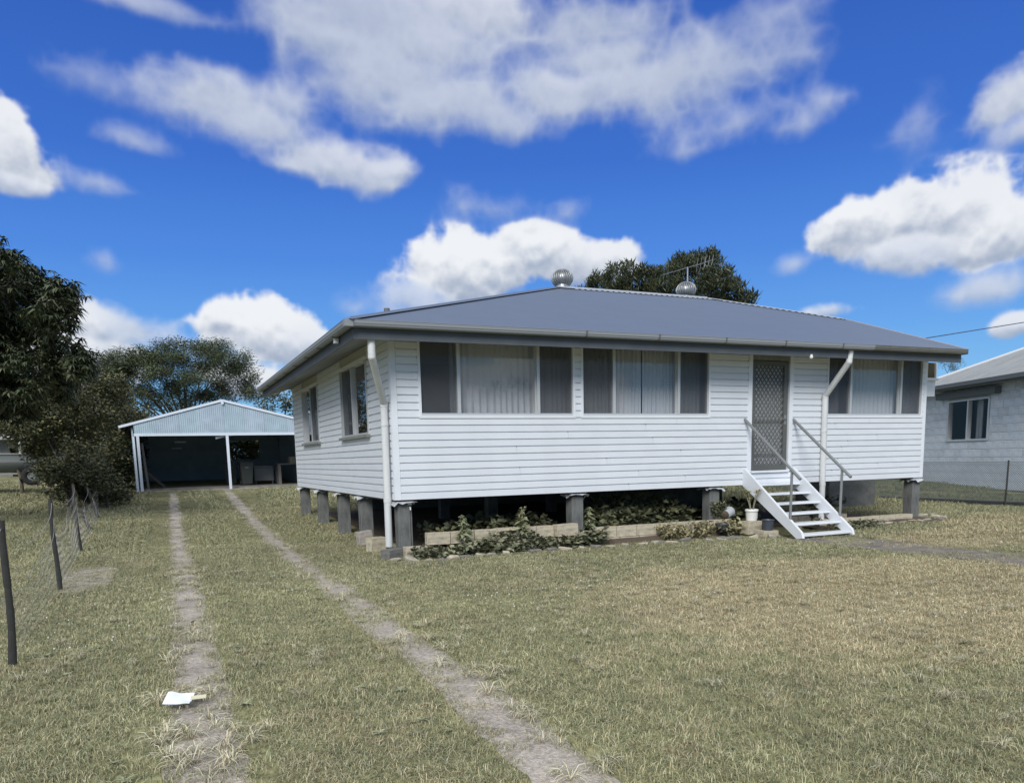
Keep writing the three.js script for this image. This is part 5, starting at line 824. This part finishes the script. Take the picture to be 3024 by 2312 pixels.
  for (const [px, py, n] of [[590, 2075, 2], [480, 2090, 2], [560, 2170, 4], [640, 2150, 2], [700, 2210, 4], [530, 2250, 3], [640, 2280, 3], [740, 2180, 2], [570, 1930, 2], [540, 1790, 3], [520, 1850, 2], [1190, 1870, 3], [1310, 1900, 4], [1350, 1960, 3], [1430, 1990, 3], [1480, 2040, 3], [1540, 2110, 4], [1640, 2190, 3], [1780, 2280, 4], [1700, 2300, 2], [1240, 1830, 3], [930, 1700, 2], [1000, 1740, 2], [1120, 1800, 2]])
    for (let k = 0; k < n; k++) { const [x, z] = toGround(px + rr(-50, 50), py + rr(-22, 22)); pick(st).push([x, lay(x, z) + .008, z, rr(.4, .8), rr(0, 6.28), rr(-.1, .1), rr(.8, 1.05)]); }
  for (const [t, s] of [[leftTrack, 3], [rightTrack, 8]]) for (let z = 8; z > -12; z -= .05) for (const side of [-1, 1]) { if (rnd() > .28 * smooth(.5, .7, n3(z * 1.9 + side, s, 6))) continue; const x = alongTrack(t, z) + side * (trackHalf(z, s) + rr(-.02, .12)); if (seen(x, z)) pick(st).push([x, lay(x, z) + .008, z, rr(.35, .7), rr(0, 6.28), rr(-.1, .1), rr(.75, 1.05)]); }
  for (let k = 0; k < 700; k++) { const x = rr(-4.4, 9), z = rr(-1, 9.8); if (seen(x, z) && !covered(x, z) && n3(x * .9, 3, z * .9) > .42) pick(st).push([x, lay(x, z) + .022, z, rr(.25, .6), rr(0, 6.28), 0, rr(.6, .95)]); }
  st.forEach((sp, k) => { const m = copies('straw_clumps', straw[k], gm, sp, scene); tag(m, 'coarse pale straw clumps along the worn wheel tracks', 'grass'); });
  // flat broad-leaved weeds and fallen leaves scattered through the grass
  const flat = [0, 1].map(() => { const L = []; for (let k = 0; k < 11; k++) L.push(leaf(new THREE.Quaternion().setFromEuler(new THREE.Euler(0, k * 2.4, rr(.05, .35), 'YXZ')), rr(.05, .09), rr(.02, .032), shadeOf(pick([[.27, .3, .17], [.33, .35, .21], [.22, .25, .145]]), .2), .1)); return fromBlades(L); });
  const fw = [[], []]; for (let k = 0; k < 300; k++) { const x = rr(-4.4, 10), z = rr(.9, 10.5); if (seen(x, z) && noGrass(x, z) < .3 && !covered(x, z) && n3(x * .8 + 3, 9, z * .8) > .5) pick(fw).push([x, lay(x, z) + .018, z, rr(.4, .85), rr(0, 6.28), rr(-.15, .15), rr(.8, 1.2)]); }
  fw.forEach((sp, k) => tag(copies('flat_weeds', flat[k], GLOSSY, sp, scene), 'flat broad-leaved weeds growing through the lawn', 'weeds'));
  const dead = fromBlades([leaf(new THREE.Quaternion(), .06, .03, [.16, .11, .065], -.15)]), dl = []; for (let k = 0; k < 170; k++) { const x = rr(-8, 6), z = rr(-12, 9); if (seen(x, z) && !covered(x, z)) dl.push([x, lay(x, z) + .035, z, rr(.6, 1.5), rr(0, 6.28), rr(-.5, .5), rr(.6, 1.6)]); }
  tag(copies('fallen_leaves', dead, GLOSSY, dl, scene), 'small brown fallen leaves lying on the grass', 'leaves');
  // tiny white flowers
  const fl = []; for (let k = 0; k < 190; k++) { const c = pick([[.5, 4.3, .9], [1.4, 5.2, .8], [3.5, 6.4, 1.6], [-2.5, 2, 2], [6, 2.6, 1.6], [-4, 4, 1.2], [2.2, 3, 1.4]]), x = c[0] + rr(-1, 1) * c[2], z = c[1] + rr(-1, 1) * c[2] * .6; if (seen(x, z) && dirtNear(x, z) < .3) fl.push([x, lay(x, z) + rr(.04, .07), z, rr(.7, 1.4), 0, 0, 1]); }
  const fm = copies('lawn_flowers', new THREE.IcosahedronGeometry(.006, 0), mat(.75, .75, .72, .8), fl, scene); tag(fm, 'tiny white flowers dotted over the lawn', 'flowers');
}
// litter on the left wheel track: a crumpled white paper with a torn buff corner
{
  const p = thing('paper_scrap', 'crumpled bluish white paper scrap lying on the worn wheel track', 'paper', [-3.32, lay(-3.32, 6.7) + .05, 6.7], -.3); p.rotation.x = .3;
  const g = new THREE.PlaneGeometry(.16, .13, 12, 8); g.rotateX(-Math.PI / 2); const a = g.attributes.position; for (let i = 0; i < a.count; i++) a.setY(i, .03 * n3(a.getX(i) * 16, 4, a.getZ(i) * 16) + .1 * Math.max(0, a.getX(i)) * 0.3); const g2 = g.clone(); for (let i = 0; i < a.count; i++) g2.attributes.position.setY(i, a.getY(i) - .003); g.computeVertexNormals(); g2.computeVertexNormals();
  part('sheet', mergeGeometries([g, g2]), mat(.75, .79, .85, .7, { side: THREE.DoubleSide }), p); part('torn_strip', bb(.07, .16, .012, .015, -.02, .02), mat(.6, .57, .42, .8), p, [0, 0, 0], [0, .2, .05]);
}
renderer.render(scene, camera);
